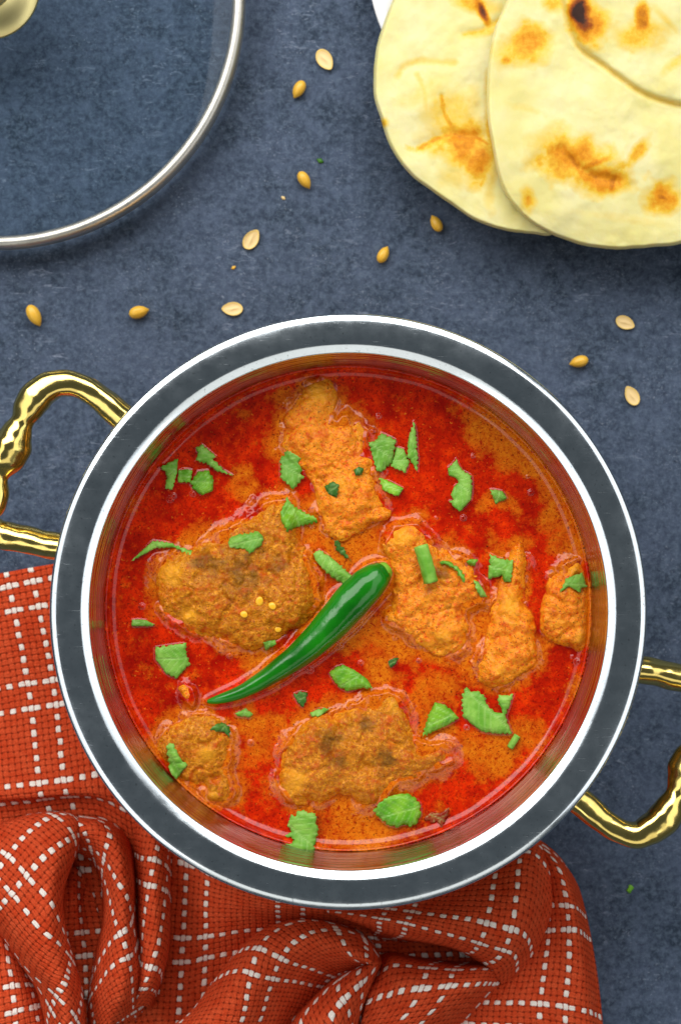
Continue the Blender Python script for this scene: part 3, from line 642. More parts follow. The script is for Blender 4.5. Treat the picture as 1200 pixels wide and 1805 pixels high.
# ------------------------------------------------------------------ chicken and sauce (heights over photo pixels)
PIECES = [
 ('large rounded chicken piece at left under the chilli tip side with brown grainy top', M_CHICK,
  [(277, 1000), (300, 978), (345, 955), (400, 935), (440, 905), (475, 880), (510, 878), (522, 930), (537, 970), (555, 1010), (562, 1060), (545, 1095), (510, 1115), (470, 1142), (440, 1145), (400, 1132), (350, 1125), (310, 1100), (285, 1070), (275, 1035)],
  5.2, 60, [(330, 1030, 40, 1.0), (450, 1050, 70, 1.4), (505, 940, 40, 0.8), (480, 1000, 26, -0.7), (520, 1060, 28, 1.0)], [(420, 1000, 46), (360, 990, 26), (495, 1000, 20)], [(305, 1010, 26), (330, 1085, 18)]),
 ('pale orange chicken piece at the top of the pot with pointed end', M_CHICK2,
  [(500, 760), (505, 730), (530, 690), (560, 668), (586, 672), (594, 700), (590, 738), (604, 733), (622, 728), (641, 745), (646, 780), (660, 820), (665, 860), (682, 890), (660, 920), (630, 945), (600, 955), (572, 930), (560, 900), (555, 870), (530, 830), (505, 800), (490, 785)],
  3.8, 40, [(555, 700, 26, 1.0), (540, 770, 26, 0.8), (620, 770, 22, 1.0), (605, 740, 9, -1.4), (600, 840, 40, 0.6), (640, 880, 22, 0.7)], [], [(560, 690, 26), (600, 850, 20)]),
 ('orange chicken piece right of the chilli stem end', M_CHICK2,
  [(675, 960), (690, 925), (730, 918), (760, 950), (800, 975), (835, 1000), (855, 1040), (850, 1065), (820, 1080), (830, 1110), (815, 1145), (780, 1155), (740, 1140), (700, 1112), (678, 1090), (692, 1040), (685, 1000)],
  4.6, 45, [(710, 950, 30, 0.8), (790, 1030, 34, 1.2), (770, 1070, 20, -0.9), (780, 1120, 26, 0.9), (720, 1080, 24, 0.8)], [(780, 1010, 16)], [(705, 945, 20), (775, 1125, 22)]),
 ('knobbly orange chicken strip between two pieces near the right wall', M_CHICK2,
  [(872, 1050), (880, 1030), (890, 1000), (900, 970), (920, 958), (930, 1000), (926, 1040), (938, 1080), (947, 1120), (946, 1165), (922, 1190), (890, 1210), (865, 1215), (842, 1195), (846, 1150), (856, 1100)],
  4.2, 34, [(910, 1000, 20, 0.6), (895, 1080, 30, 0.9), (915, 1130, 22, 0.9), (880, 1160, 10, -0.9), (870, 1185, 20, 0.9)], [], [(900, 1070, 24), (880, 1180, 14)]),
 ('rounded orange chicken piece touching the right wall of the pot', M_CHICK2,
  [(952, 1062), (968, 1022), (1000, 992), (1024, 986), (1038, 1020), (1042, 1080), (1041, 1130), (1030, 1155), (1006, 1142), (972, 1130), (953, 1105)],
  4.6, 36, [(1000, 1060, 34, 1.0), (1024, 1118, 15, 1.5), (1008, 1110, 8, -1.0), (1015, 1000, 16, 0.6)], [], [(1022, 1120, 14), (1010, 1000, 14)]),
 ('large chicken piece at bottom with greenish brown herb patch', M_CHICK,
  [(487, 1352), (505, 1305), (540, 1270), (600, 1248), (660, 1230), (702, 1228), (717, 1265), (737, 1308), (778, 1312), (798, 1330), (776, 1356), (732, 1372), (692, 1390), (662, 1420), (632, 1422), (600, 1402), (570, 1418), (530, 1422), (500, 1400), (484, 1376)],
  5.0, 50, [(560, 1300, 40, 1.0), (660, 1290, 40, 0.9), (640, 1390, 26, 1.4), (650, 1352, 14, -1.3), (720, 1345, 24, 1.0), (540, 1380, 34, 0.6)], [(580, 1310, 24), (600, 1345, 26), (680, 1340, 24), (640, 1280, 18)], [(520, 1380, 24), (690, 1245, 16)]),
 ('small knobbly chicken piece at lower left near the wall', M_CHICK,
  [(275, 1310), (300, 1280), (345, 1258), (385, 1262), (405, 1290), (410, 1330), (405, 1365), (412, 1400), (396, 1420), (366, 1412), (346, 1390), (310, 1372), (285, 1345)],
  4.0, 34, [(320, 1310, 26, 0.7), (370, 1320, 26, 1.1), (340, 1370, 20, 0.9), (380, 1372, 9, -1.4), (380, 1400, 18, 0.9)], [], [(365, 1330, 18), (375, 1400, 10)]),
 ('tiny drop shaped chicken shred below the pale leaf at left', M_CHICK2,
  [(312, 1215), (325, 1206), (338, 1220), (340, 1248), (330, 1240), (318, 1226)], 3.2, 12, [], [], []),
 ('tiny round orange chicken shred between the top piece and the right orange piece', M_CHICK2,
  [(648, 904), (656, 890), (672, 889), (686, 900), (684, 914), (668, 920), (652, 916)], 3.2, 12, [], [], []),
]
LEAVES = [  # outline, material, lift mm, label
 ([(283, 823), (300, 814), (314, 808), (313, 820), (312, 835), (304, 863), (291, 861), (294, 838)], 0, .3, 'green coriander scrap nearest the wall in the upper left cluster'),
 ([(314, 829), (326, 827), (339, 829), (337, 850), (314, 850)], 1, .2, 'pale little coriander scrap in the middle of the upper left cluster'),
 ([(335, 851), (349, 831), (368, 829), (377, 846), (375, 865), (356, 873), (340, 862)], 1, .8, 'domed coriander scrap at the lower right of the upper left cluster'),
 ([(349, 798), (345, 788), (356, 783), (370, 795), (383, 806), (375, 808), (395, 829), (412, 839), (379, 829), (368, 819), (345, 812)], 0, .6, 'long pointed coriander leaf at the top of the upper left cluster'),
 ([(494, 842), (494, 808), (506, 794), (519, 800), (531, 808), (525, 815), (529, 822), (533, 830), (529, 834), (537, 840), (517, 863)], 0, .5, 'serrated coriander leaf on the left edge of the top chicken piece'),
 ([(494, 904), (501, 888), (506, 875), (513, 888), (535, 902), (558, 913), (559, 921), (521, 930), (506, 938), (496, 919)], 1, .5, 'folded coriander leaf just above the large left chicken piece'),
 ([(402, 955), (408, 946), (420, 942), (436, 941), (454, 936), (464, 946), (462, 961), (450, 968), (439, 977), (432, 967), (415, 967), (405, 965)], 0, .5, 'curved coriander leaf lying on top of the large left chicken piece'),
 ([(230, 990), (245, 975), (270, 953), (299, 957), (339, 971), (335, 979), (306, 965), (272, 967), (245, 982)], 0, .4, 'long thin coriander sliver bridging left sauce and the large piece'),
 ([(552, 976), (563, 969), (580, 980), (597, 994), (612, 1008), (625, 1019), (605, 1030), (586, 1019), (570, 1004), (556, 988)], 0, .6, 'straight coriander strip just left of the chilli stem end'),
 ([(588, 953), (596, 953), (608, 970), (619, 990), (602, 978), (592, 970)], 2, .4, 'thin curled coriander strip above the straight strip'),
 ([(571, 858), (586, 848), (598, 854), (594, 877), (579, 871)], 2, .4, 'small folded coriander scrap in the middle of the top chicken piece'),
 ([(623, 829), (632, 822), (641, 826), (638, 838), (627, 838)], 2, .3, 'tiny dark coriander scrap on the right of the top chicken piece'),
 ([(649, 779), (660, 778), (672, 763), (690, 771), (698, 776), (694, 800), (691, 817), (674, 831), (664, 830)], 0, .6, 'broad square coriander leaf in the upper middle cluster'),
 ([(698, 788), (712, 792), (716, 803), (722, 815), (714, 834), (702, 828), (689, 822), (693, 808)], 0, .4, 'ridged coriander leaf right of the broad square one'),
 ([(668, 842), (680, 845), (690, 850), (712, 861), (708, 866), (702, 875), (687, 870), (674, 863)], 1, .2, 'coriander scrap under the broad square leaf partly below the oil'),
 ([(718, 785), (722, 762), (729, 743), (733, 760), (735, 796), (737, 806), (735, 833), (728, 818), (718, 806)], 0, .5, 'tall narrow coriander leaf at the right of the upper middle cluster'),
 ([(789, 825), (797, 818), (804, 808), (809, 820), (815, 829), (831, 838), (832, 860), (830, 881), (820, 892), (810, 902), (800, 894), (791, 884), (800, 880), (794, 872), (800, 858), (808, 850), (803, 842), (791, 838)], 0, .5, 'crescent shaped coriander leaf floating alone in upper right sauce'),
 ([(863, 863), (874, 863), (886, 866), (893, 879), (882, 884), (873, 889)], 0, .4, 'small square coriander scrap right of the crescent leaf'),
 ([(769, 992), (780, 988), (793, 990), (808, 1000), (819, 1015), (819, 1028), (812, 1020), (803, 1006), (790, 997)], 1, 1.0, 'curled coriander sprig on the orange piece beside the stem chunk'),
 ([(835, 1022), (844, 1026), (852, 1040), (859, 1053), (846, 1052), (839, 1038)], 0, .6, 'narrow coriander scrap at the right tip of the orange piece'),
 ([(822, 990), (830, 985), (842, 986), (837, 998), (826, 996)], 1, .4, 'tiny coriander scrap above the tip of the orange piece'),
 ([(860, 1021), (861, 1000), (863, 976), (880, 984), (904, 988), (903, 1006), (900, 1026), (888, 1026), (884, 1014), (874, 1018)], 0, .6, 'square dark speckled coriander leaf above the knobbly strip'),
 ([(986, 1044), (992, 1030), (998, 1019), (1012, 1014), (1026, 1009), (1030, 1022), (1035, 1034), (1024, 1037), (1024, 1045), (1014, 1040), (1003, 1034)], 0, .5, 'coriander leaf on the chicken piece by the right wall'),
 ([(232, 1093), (245, 1092), (257, 1093), (274, 1102), (262, 1104), (232, 1104)], 0, .3, 'thin flat coriander sliver floating at far left'),
 ([(274, 1141), (300, 1137), (329, 1133), (328, 1152), (336, 1171), (324, 1182), (312, 1196), (300, 1192), (291, 1186), (282, 1172), (274, 1163)], 0, .5, 'large five sided coriander leaf floating in the left sauce'),
 ([(464, 1133), (474, 1130), (485, 1128), (487, 1136), (468, 1148)], 0, .3, 'tiny coriander scrap at the lower edge of the large left piece'),
 ([(414, 1257), (424, 1254), (433, 1248), (440, 1254), (446, 1259), (441, 1265), (418, 1263)], 0, .3, 'little coriander scrap below the chilli tip'),
 ([(370, 1286), (380, 1278), (391, 1273), (406, 1282), (404, 1301), (395, 1290), (380, 1290)], 2, .4, 'dark hook shaped coriander leaf on the small lower left piece'),
 ([(293, 1315), (300, 1310), (306, 1311), (312, 1326), (320, 1340), (331, 1349), (321, 1360), (312, 1374), (304, 1368), (299, 1359)], 0, .5, 'triangular coriander leaf on the small lower left piece'),
 ([(513, 1436), (520, 1440), (524, 1430), (536, 1428), (542, 1434), (550, 1432), (558, 1440), (556, 1452), (562, 1462), (556, 1486), (550, 1512), (538, 1508), (525, 1513), (512, 1500), (502, 1489), (512, 1488), (520, 1480), (502, 1474), (514, 1466), (506, 1456)], 0, .5, 'feathery coriander leaf at the bottom wall of the pot'),
 ([(546, 1257), (560, 1250), (582, 1248), (574, 1256), (562, 1262), (550, 1264)], 0, .4, 'thin coriander sliver on the top edge of the bottom chicken piece'),
 ([(580, 1186), (592, 1176), (605, 1172), (626, 1182), (648, 1198), (657, 1214), (636, 1214), (612, 1219), (598, 1212), (590, 1204)], 1, .9, 'glossy cupped coriander leaf below the middle of the chilli'),
 ([(744, 1299), (750, 1276), (757, 1256), (766, 1238), (776, 1240), (784, 1242), (796, 1252), (809, 1266), (790, 1278), (765, 1290)], 1, .9, 'bright folded coriander leaf left of the biggest leaf'),
 ([(813, 1225), (822, 1211), (830, 1220), (842, 1218), (853, 1226), (856, 1238), (862, 1248), (874, 1256), (886, 1258), (882, 1246), (877, 1236), (878, 1225), (892, 1226), (905, 1223), (898, 1244), (891, 1263), (897, 1280), (902, 1294), (876, 1294), (849, 1290), (830, 1276), (815, 1263)], 0, .6, 'biggest serrated coriander leaf in the lower right sauce'),
 ([(657, 1430), (668, 1416), (684, 1405), (702, 1400), (719, 1399), (732, 1406), (740, 1416), (742, 1437), (735, 1452), (723, 1459), (712, 1454), (700, 1460), (686, 1456), (669, 1443)], 1, .9, 'round glossy coriander leaf at the bottom of the pot'),
 ([(746, 1444), (760, 1432), (775, 1434), (792, 1424), (788, 1442), (778, 1460), (770, 1448), (760, 1452)], 3, .25, 'red oil soaked leaf beside the round glossy leaf'),
 ([(517, 1224), (530, 1219), (542, 1221), (540, 1236), (534, 1247), (525, 1240)], 2, .2, 'dark submerged coriander scrap under the chilli'),
 ([(684, 1166), (694, 1160), (703, 1160), (696, 1172), (688, 1178)], 2, .2, 'small dark scrap in the gravy right of the chilli'),
]
STEMS = [([(742, 962, 0), (752, 995, .4), (760, 1026, 0)], 12.5, 'thick green coriander stem chunk on the orange chicken piece'),
         ([(912, 1297, 0), (905, 1308, .2), (899, 1318, 0)], 6, 'short coriander stem piece below the biggest leaf')]
CHIL = [(366, 1237, 4), (385, 1233, 9), (420, 1222, 13), (455, 1204, 16.5), (490, 1181, 20.5), (525, 1156, 25), (558, 1127, 29.5), (590, 1094, 33.5), (618, 1062, 35.5), (643, 1036, 34), (660, 1020, 30), (672, 1010, 23)]

ST = 1.7
gx = np.arange(170, 1064, ST); gy = np.arange(624, 1532, ST)
GX, GY = np.meshgrid(gx, gy)
SCX, SCY = 614+(600-614)*0.0, 1079
kS = (H-ZR*MM)/(H-ZS*MM)
SCX, SCY = 600+(614-600)*kS, 902.5+(1079-902.5)*kS
RS = 53.5*MM*KPX*H/(H-ZS*MM)           # px radius of the sauce at the wall (slightly inside the steel)
rad = np.hypot(GX-SCX, GY-SCY)
zs = ZS+0.10*fbm(GX, GY, 70, 3, 77)
rb = np.random.default_rng(11)
men = (2.15+0.4*fbm(GX, GY, 120, 2, 13))*np.exp(-(RS-1-rad).clip(0)/11.5)
Hm = np.full(GX.shape, -99.0)
PH = []
for lab, m_, poly, hm, wd, lumps, ch, pl in PIECES:
    sp_ = smooth_poly(poly, 4)
    wob = fbm(GX, GY, 26, 4, 5+len(PH)*7, 0.6)*9.0
    d = sdf(GX, GY, sp_)+wob
    d = np.minimum(d, RS-1.5-rad)
    t_ = np.clip(d/wd, 0, 1)
    h = hm*np.sqrt(np.clip(1-(1-t_)**2, 0, 1))
    for lx, ly, lr, la in lumps: h = h+la*np.exp(-((GX-lx)**2+(GY-ly)**2)/lr**2)*np.clip(d/10, 0, 1)
    rdg = 1-np.abs(fbm(GX, GY, 46, 3, 51+len(PH)))*2.2
    rough = fbm(GX, GY, 34, 3, 17)*1.1-0.8*np.clip(rdg-0.55, 0, 1)*2+fbm(GX, GY, 11, 3, 23, 0.6)*0.36
    h = h+rough*np.clip(d/12, 0, 1)
    h = h-3.4*np.clip(fbm(GX, GY, 62, 4, 61, 0.6)+0.04, 0, 1)*np.exp(-np.clip(d, 0, 99)/26)
    z = np.where(d > 0, ZS-0.15+h*0.72, ZS-0.15+d*0.25)
    PH.append((d, z, h))
    Hm = np.maximum(Hm, np.where(d > -3, z, -99))
    men = np.maximum(men, (0.85+2.4*fbm(GX, GY, 50, 3, 71)).clip(0.05, 1.9)*np.exp(-np.clip(-d, 0, 200)/9.5))
cl = smooth_line([(a, b) for a, b, _ in CHIL], 6); crd = smooth_line([(r, 0) for _, _, r in CHIL], 6)[:, 0]
dch = np.full(GX.shape, 1e9)
for (ax, ay), r in zip(cl, crd): dch = np.minimum(dch, np.hypot(GX-ax, GY-ay)-r)
men = np.maximum(men, (1.2+0.9*fbm(GX, GY, 60, 2, 19)).clip(0.4, 1.6)*np.exp(-np.clip(dch+2, 0, 200)/7.0))
for poly, mi, lift, lab in LEAVES:
    d = sdf(GX, GY, poly); men = np.maximum(men, np.where(Hm < ZS, 0.26, 0.0)*np.exp(-np.clip(-d, 0, 200)/3.6))
zs = zs+men
for x, y in [(441, 886), (446, 878), (1008, 1158), (1016, 1166), (405, 1392), (300, 880), (306, 874), (745, 660), (660, 760), (560, 1490), (700, 1500), (930, 840)]+[(614+rb.uniform(60, 400)*math.cos(q), 1074+rb.uniform(60, 400)*math.sin(q)) for q in rb.uniform(0, 6.28, 46)]:
    r_ = rb.uniform(2.6, 6.0); q = np.hypot(GX-x, GY-y)/r_
    zs = zs+np.where(q < 1, 0.075*r_*np.sqrt(np.clip(1-q*q, 0, 1)), 0)+0.012*r_*np.exp(-((q-1)/0.5)**2)
HT = np.maximum(zs, Hm)
# pigment: where orange gravy shows through the oil
gm = np.zeros(GX.shape)
for x, y, r, k in [(860, 745, 75, .9), (930, 800, 80, 1), (985, 890, 75, 1), (1000, 960, 55, .9), (860, 690, 60, .5), (690, 1150, 95, .9), (640, 1115, 70, .9), (480, 1300, 75, .95), (450, 1350, 40, .8), (760, 1230, 75, .9), (860, 1340, 75, .95), (940, 1290, 60, .6), (990, 1220, 45, .8), (515, 715, 45, .9), (580, 950, 90, 1), (630, 1455, 105, 1), (720, 1480, 60, .6), (430, 850, 40, .8), (560, 1235, 50, .6), (470, 1175, 45, .8), (900, 870, 60, .8), (300, 990, 30, .5), (760, 1300, 60, .9), (680, 1010, 60, 1), (660, 1220, 60, .7), (880, 1400, 45, .6), (840, 1160, 60, .8), (620, 900, 70, .9), (900, 960, 60, .8), (800, 1420, 40, .4)]:
    gm = np.maximum(gm, k*np.clip(1.5-1.15*np.hypot(GX-x, GY-y)/r, 0, 1))
for x, y, r, k in [(725, 1178, 40, .8), (935, 875, 38, .8), (890, 925, 34, .7), (985, 1185, 45, .9), (900, 1425, 70, .7), (1000, 1320, 50, .6), (850, 1440, 60, .6), (705, 1215, 26, .5), (960, 1240, 30, .5), (800, 1370, 40, .5), (870, 1150, 24, .6), (905, 860, 30, .6), (760, 790, 60, .9), (640, 1150, 26, .4), (600, 1200, 34, .6), (540, 1215, 30, .7), (700, 1090, 20, .4)]:
    gm = gm-k*np.exp(-((GX-x+fbm(GX, GY, 30, 3, 91)*18)**2+(GY-y+fbm(GX, GY, 30, 3, 92)*18)**2)/r**2)
gm = gm*0.66+0.62*fbm(GX, GY, 60, 5, 41, 0.62)-0.02
for d, z, h in PH[:7]: gm = np.maximum(gm, (0.62+1.3*fbm(GX, GY, 50, 3, 81)).clip(0, 1)*np.exp(-np.clip(-d, 0, 200)/20))
ok = rad < RS+3
idx = -np.ones(GX.shape, int); idx[ok] = np.arange(ok.sum())
def cells(ok):
    q = ok[:-1, :-1] & ok[1:, :-1] & ok[:-1, 1:] & ok[1:, 1:]
    i, j = np.nonzero(q)
    return np.stack([idx[i, j], idx[i+1, j], idx[i+1, j+1], idx[i, j+1]], 1)
F = cells(ok)
me = mesh('curry_sauce', PA(GX[ok], GY[ok], zs[ok]), F)
fattr(me, 'gravy', gm[ok])
o = link('curry_sauce', me, M_SAUCE); tag(o, 'glossy red oily curry sauce with orange gravy filling the pot', 'sauce')

for (lab, m_, poly, hm, wd, lumps, ch, pl), (d, z, h) in zip(PIECES, PH):
    ok = d > -14
    idx = -np.ones(GX.shape, int); idx[ok] = np.arange(ok.sum()); nn = int(ok.sum())
    F = cells(ok)
    top = PA(GX[ok], GY[ok], z[ok]); bot = PA(GX[ok], GY[ok], z[ok]*0+ZS-5.5)
    E = np.concatenate([F[:, [0, 1]], F[:, [1, 2]], F[:, [2, 3]], F[:, [3, 0]]])
    es = set(map(tuple, E.tolist())); side = [(b, a, a+nn, b+nn) for a, b in es if (b, a) not in es]
    me = mesh('chicken_piece', np.concatenate([top, bot]), F.tolist()+F[:, ::-1].__add__(nn).tolist()+side)
    chv = np.zeros(GX.shape); plv = np.zeros(GX.shape)
    for x, y, r in ch: chv = np.maximum(chv, np.clip(1.2-np.hypot(GX-x, GY-y)/r+fbm(GX, GY, 14, 4, 3)*0.9, 0, 1)*0.62)
    for x, y, r in pl: plv = np.maximum(plv, np.clip(1.2-np.hypot(GX-x, GY-y)/r+fbm(GX, GY, 18, 3, 6)*0.6, 0, 1)*0.7)
    two = lambda a: np.concatenate([a[ok], a[ok]*0])
    fattr(me, 'lift', two(np.clip(h/4.0, 0, 1))); fattr(me, 'char', two(chv)); fattr(me, 'pale', two(plv))
    o = link('chicken_piece', me, m_); tag(o, lab, 'chicken piece', 'chicken pieces in the curry')

def height(x, y):
    j = (np.asarray(x)-gx[0])/ST; i = (np.asarray(y)-gy[0])/ST
    i0 = np.clip(np.floor(i).astype(int), 0, len(gy)-2); j0 = np.clip(np.floor(j).astype(int), 0, len(gx)-2)
    fi, fj = i-i0, j-j0
    return HT[i0, j0]*(1-fi)*(1-fj)+HT[i0+1, j0]*fi*(1-fj)+HT[i0, j0+1]*(1-fi)*fj+HT[i0+1, j0+1]*fi*fj

rng = np.random.default_rng(3)
def leaf(poly, mi, lift, lab):
    pl = np.array(poly, float); dense = []
    ar = np.sum(pl[:, 0]*np.roll(pl[:, 1], -1)-np.roll(pl[:, 0], -1)*pl[:, 1]); sgn = 1.0 if ar > 0 else -1.0
    size0 = np.ptp(pl, 0).max()
    for a, b in zip(pl, np.roll(pl, -1, 0)):
        L = np.linalg.norm(b-a); k = max(1, int(L/2.6)); nrm = np.array([b[1]-a[1], a[0]-b[0]])/(L+1e-6)*sgn
        saw = rng.random() < 0.72 and L > 6; per = rng.uniform(7, 12); ph_ = rng.uniform(0, per); dep = rng.uniform(3.0, 6.0)*min(1, size0/40)
        for q in range(k):
            p = a+(b-a)*q/k
            if q and saw:
                f_ = ((q/k*L+ph_) % per)/per; e_ = min(1, min(q, k-q)/2)
                p = p+nrm*e_*dep*(0.45-abs(f_-0.62)**0.8*1.5)
            dense.append(p+(rng.normal(0, 0.35, 2) if q else 0))
    dense = np.array(dense); n = len(dense)
    x0, y0 = dense.min(0); x1, y1 = dense.max(0)
    IX, IY = np.meshgrid(np.arange(x0, x1, 2.6), np.arange(y0, y1, 2.6))
    s = sdf(IX, IY, dense); keep = s > 2.2
    pts = np.concatenate([dense, np.stack([IX[keep], IY[keep]], 1)])
    r = delaunay_2d_cdt([Vector(p) for p in pts], [], [list(range(n))], 1, 1e-4)
    vv = np.array([tuple(p) for p in r[0]]); ff = [list(f) for f in r[2]]
    c_ = dense.mean(0); q = vv-c_
    ang = rng.uniform(0, math.pi); ax = np.array([math.cos(ang), math.sin(ang)])
    w = q@np.array([-ax[1], ax[0]]); ell = q@ax
    size = max(x1-x0, y1-y0)
    hz = height(vv[:, 0], vv[:, 1]); hs = height(np.full(1, c_[0]), np.full(1, c_[1]))[0]
    rim = np.clip(sdf(vv[:, 0], vv[:, 1], dense)/8, 0, 1)
    z = 0.75*hz+0.25*max(hs, hz.mean())+0.30+1.35*lift*(0.35+0.65*rim)+0.45*(np.abs(w)/size)*lift+0.18*np.sin(ell/size*7+ang)+fbm(vv[:, 0], vv[:, 1], 14, 2, int(ang*100))*0.18
    z = z+rng.uniform(-0.9, 0.9)*(w/size)*min(1, size/40)+rng.uniform(-0.7, 0.7)*(ell/size)*min(1, size/40)
    z = np.maximum(z, hz+0.05)
    me = mesh('coriander_leaf', PA(vv[:, 0], vv[:, 1], z), ff)
    bm = bmesh.new(); bm.from_mesh(me); bmesh.ops.recalc_face_normals(bm, faces=bm.faces)
    if sum(f.normal.z for f in bm.faces) < 0: bmesh.ops.reverse_faces(bm, faces=bm.faces)
    bm.to_mesh(me); bm.free()
    xy = np.array([v_.co[:2] for v_ in me.vertices]); sc_ = (H-ZS*MM)/H/KPX
    ex, ey = xy[:, 0]/sc_+600-c_[0], 902.5-xy[:, 1]/sc_-c_[1]
    la = ex*ax[0]+ey*ax[1]; wa = -ex*ax[1]+ey*ax[0]
    vein = np.exp(-(wa/1.3)**2)
    if size > 26: vein = np.maximum(vein, 0.7*np.exp(-(((la-np.abs(wa)*0.9+500) % 13-6.5)/1.2)**2))
    fattr(me, 'vein', vein)
    o = link('coriander_leaf', me, M_LEAF[mi]); md = o.modifiers.new('thickness', 'SOLIDIFY'); md.thickness = 0.00013; md.offset = -1
    tag(o, lab, 'leaf', 'chopped coriander leaves on the curry')
for a in LEAVES: leaf(*a)
for pts, r, lab in STEMS:
    L = smooth_line(pts, 6); hz = height(L[:, 0], L[:, 1]).max()
    rm = r/KPX*(H-45*MM)/H
    me = tube('coriander_sprig', [P(a, b, hz+rm/MM*0.55+c_) for a, b, c_ in L], [rm*(1+0.03*math.sin(i*1.7)) for i in range(len(L))], 14, lambda a, i: 1+0.07*math.cos(5*a))
    o = link('coriander_sprig', me, M_LEAF[0]); tag(o, lab, 'herb stem', 'chopped coriander stems on the curry')

# ------------------------------------------------------------------ green chilli
L = smooth_line([(a, b, r) for a, b, r in CHIL], 7)
pts = []; rr = []
for a, b, r in L:
    rm = 0.92*r/KPX*(H-46*MM)/H; rr.append(rm)
    pts.append(P(a, b, ZS+0.7+rm/MM*0.62+0.5*math.sin((a-366)/306*math.pi)))
chi = thing('green_chilli', 'whole glossy green chilli pepper lying across the middle of the curry', 'chilli', (pts[40][0], pts[40][1], ZS*MM))
rs = list(rr)
ext = Vector(pts[-1])-Vector(pts[-3]); ext.normalize()
e = []; er = []
for k in range(1, 7):
    a = k/6*math.pi/2; e.append(tuple(Vector(pts[-1])+ext*(rr[-1]*0.42*math.sin(a)))); er.append(rr[-1]*(1-0.55*(1-math.cos(a))))
part('chilli_body', tube('chilli_body', pts+e, rs+er, 28, lambda a, i: 1+0.022*math.cos(3*a+i*0.06)+0.014*math.sin(5*a-i*0.11)+0.012*math.sin(i*0.7)), M_CHILI, chi)
b0 = Vector(e[-1]); e2 = [tuple(b0-ext*0.0016), tuple(b0-ext*0.0004), tuple(b0+ext*0.0004), tuple(b0+ext*0.0009), tuple(b0+ext*0.0011)]
part('stem_end', tube('stem_end', e2, [er[-1]*1.98, er[-1]*1.82, er[-1]*1.55, er[-1]*1.2, er[-1]*0.6], 16, lambda a, i: 1+0.08*math.cos(5*a)), M_STEM, chi)
for x, y, r, lab in [(457, 1060, 8.5, 'pale yellow chilli seed on the large left piece, largest and leftmost of the top two'), (480, 1068, 7.5, 'yellow chilli seed just right of the largest one on the left piece'),
                     (430, 1083, 7, 'yellow chilli seed lower left of the largest one on the left piece'), (490, 1110, 6, 'yellow chilli seed nearest the bottom edge of the left piece')]:
    bm = bmesh.new(); bmesh.ops.create_uvsphere(bm, u_segments=14, v_segments=8, radius=1)
    s = r/KPX*(H-45*MM)/H
    for v_ in bm.verts:
        v_.co = Vector((v_.co.x*s*(1+0.12*v_.co.y), v_.co.y*s*0.85, v_.co.z*s*0.32))
    me = bpy.data.meshes.new('chilli_seed'); bm.to_mesh(me); bm.free()
    o = link('chilli_seed', me, M_CSEED); o.location = P(x, y, float(height(x, y))+0.2); o.rotation_euler = (0.1, 0.1, x)
    tag(o, lab, 'seed', 'chilli seeds on the chicken')

# ------------------------------------------------------------------ coriander seeds on the table
def whole_seed():
    v_, f = [], []; m, n = 18, 24
    for i in range(m+1):
        t_ = i/m; x = -1+2*t_; r = 0.66*(max(0, 1-x*x))**0.56*(1-0.10*x)
        if x > 0.9: r = max(r*0.55, 0.05)
        for k in range(n):
            a = 2*math.pi*k/n; q = r*(1+0.035*math.cos(8*a))
            v_.append((x*(1.0 if x < 0.9 else 1.12), q*math.cos(a), q*math.sin(a)*0.92))
    for i in range(m):
        for k in range(n):
            k2 = (k+1) % n; f.append((i*n+k, i*n+k2, (i+1)*n+k2, (i+1)*n+k))
    f.append(tuple(range(n-1, -1, -1))); f.append(tuple(m*n+k for k in range(n)))
    me = mesh('coriander_seed', v_, f); me.materials.append(M_SEED); me.shade_smooth(); return me
def half_seed():
    """open half, hollow side up: rim proud, a curved ridge inside"""
    v_, f, rim = [], [], []; m, n = 12, 32
    for i in range(m+1):                    # inside, centre to rim
        s = i/m
        for k in range(n):
            a = 2*math.pi*k/n; ca, sa = math.cos(a), math.sin(a)
            R = 1+0.22*max(0, ca)**6
            x, y = s*R*ca, s*0.72*sa
            z = 0.34-0.16*(1-s**4)+0.10*math.exp(-((y-0.10*math.sin(x*3))/0.16)**2)*(1-s)
            v_.append((x, y, z)); rim.append(max(0, (s-0.75)/0.25))
    for i in range(1, 7):                   # outside
        s = math.cos(i/6*math.pi/2)
        for k in range(n):
            a = 2*math.pi*k/n; ca, sa = math.cos(a), math.sin(a); R = (1+0.22*max(0, ca)**6)*1.03
            v_.append((s*R*ca, s*0.74*sa, 0.34-0.34*math.sin(i/6*math.pi/2))); rim.append(1)
    for i in range(m+6):
        for k in range(n):
            k2 = (k+1) % n; f.append((i*n+k, (i+1)*n+k, (i+1)*n+k2, i*n+k2))
    me = mesh('split_coriander_seed', v_, f); fattr(me, 'rim', rim); me.materials.append(M_SEEDIN); me.shade_smooth(); return me
WS, HS = whole_seed(), half_seed()
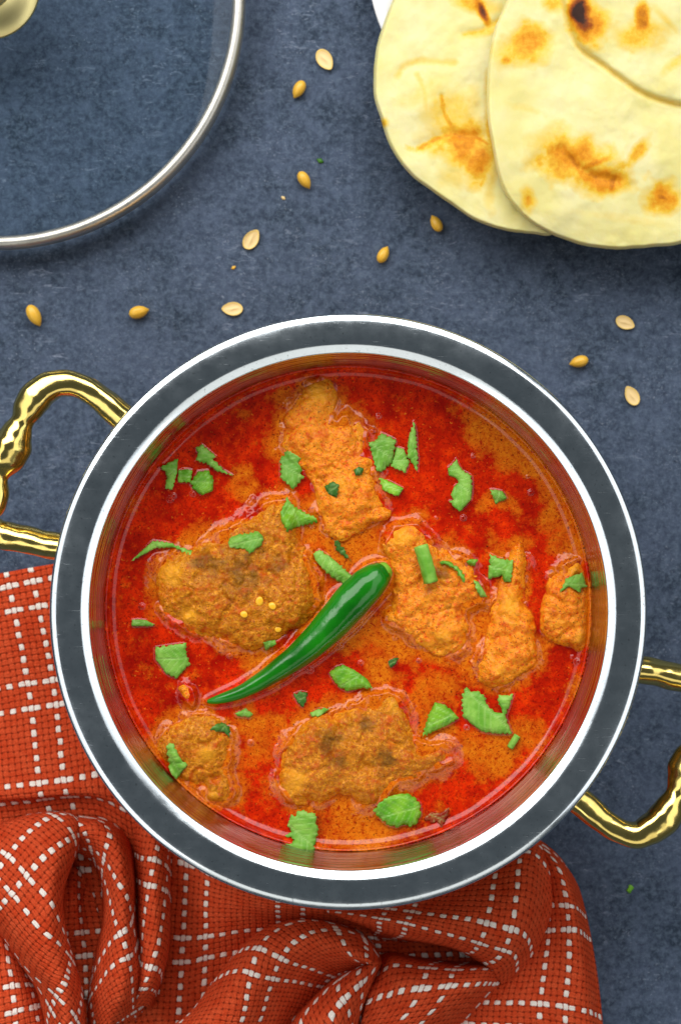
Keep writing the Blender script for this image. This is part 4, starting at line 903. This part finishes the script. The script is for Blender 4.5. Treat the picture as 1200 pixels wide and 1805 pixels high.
for x, y, ang, L_, lab in [(527, 156, 240, 19, 'plump golden coriander seed beside the lid rim, below the topmost pale seed'), (536, 316, -58, 19, 'golden coriander seed below a green crumb in the middle of the table'), (769, 394, 118, 18, 'golden coriander seed in the shadow below the naan'),
                      (675, 449, 62, 18, 'golden coriander seed left of and below the one near the naan'), (60, 555, -62, 22, 'golden coriander seed with a long stalk at far left of the table'), (244, 550, 15, 20, 'golden coriander seed between the stalked one and the pot rim'), (1021, 637, 195, 19, 'golden coriander seed at the right between two pale split ones')]:
    o = bpy.data.objects.new('coriander_seed', WS); C.objects.link(o); s = L_/KPX*0.86
    o.scale = (s, s*1.04, s); o.location = P(x, y, s*0.58/MM); o.rotation_euler = (x*0.7, 0.08, math.radians(ang))
    if x == 60: o.scale = (s*1.05, s*0.95, s)
    tag(o, lab, 'seed', 'coriander seeds scattered on the table')
for x, y, ang, L_, lab in [(572, 104, -58, 20, 'pale split coriander seed nearest the top of the table'), (442, 423, 55, 19, 'pale split coriander seed with grooves below the lid rim'), (411, 545, 180, 18, 'pale split coriander seed just above the pot rim'),
                      (1100, 568, -25, 17, 'pale split coriander seed at right, above the golden one'), (1113, 699, 120, 18, 'pale split coriander seed at right, below the golden one')]:
    o = bpy.data.objects.new('split_coriander_seed', HS); C.objects.link(o); s = L_/KPX*0.93
    o.scale = (s, s, s); o.location = P(x, y, 0.05); o.rotation_euler = (0.10, -0.06, math.radians(ang))
    tag(o, lab, 'seed', 'split coriander seeds on the table')
for x, y, r, mat_, lab in [(565, 283, 5, M_LEAF[2], 'tiny green herb crumb above a golden seed on the table'), (1110, 1568, 6, M_LEAF[1], 'tiny green herb crumb on the table at lower right'), (499, 348, 3.5, M_SEEDIN, 'tiny pale crumb left of the middle golden seed'), (412, 471, 3.5, M_SEED, 'tiny yellow crumb below the grooved split seed')]:
    bm = bmesh.new(); bmesh.ops.create_icosphere(bm, subdivisions=2, radius=1)
    s = r/KPX
    for v_ in bm.verts:
        k = 1+0.35*math.sin(v_.co.x*5+x)*math.cos(v_.co.y*4+y); v_.co = Vector((v_.co.x*1.25*k, v_.co.y*0.8*k, v_.co.z*0.45))*s
    me = bpy.data.meshes.new('crumb'); bm.to_mesh(me); bm.free()
    o = link('crumb', me, mat_); o.location = P(x, y, s*0.4/MM); o.rotation_euler = (0, 0, x)
    tag(o, lab, 'crumb')
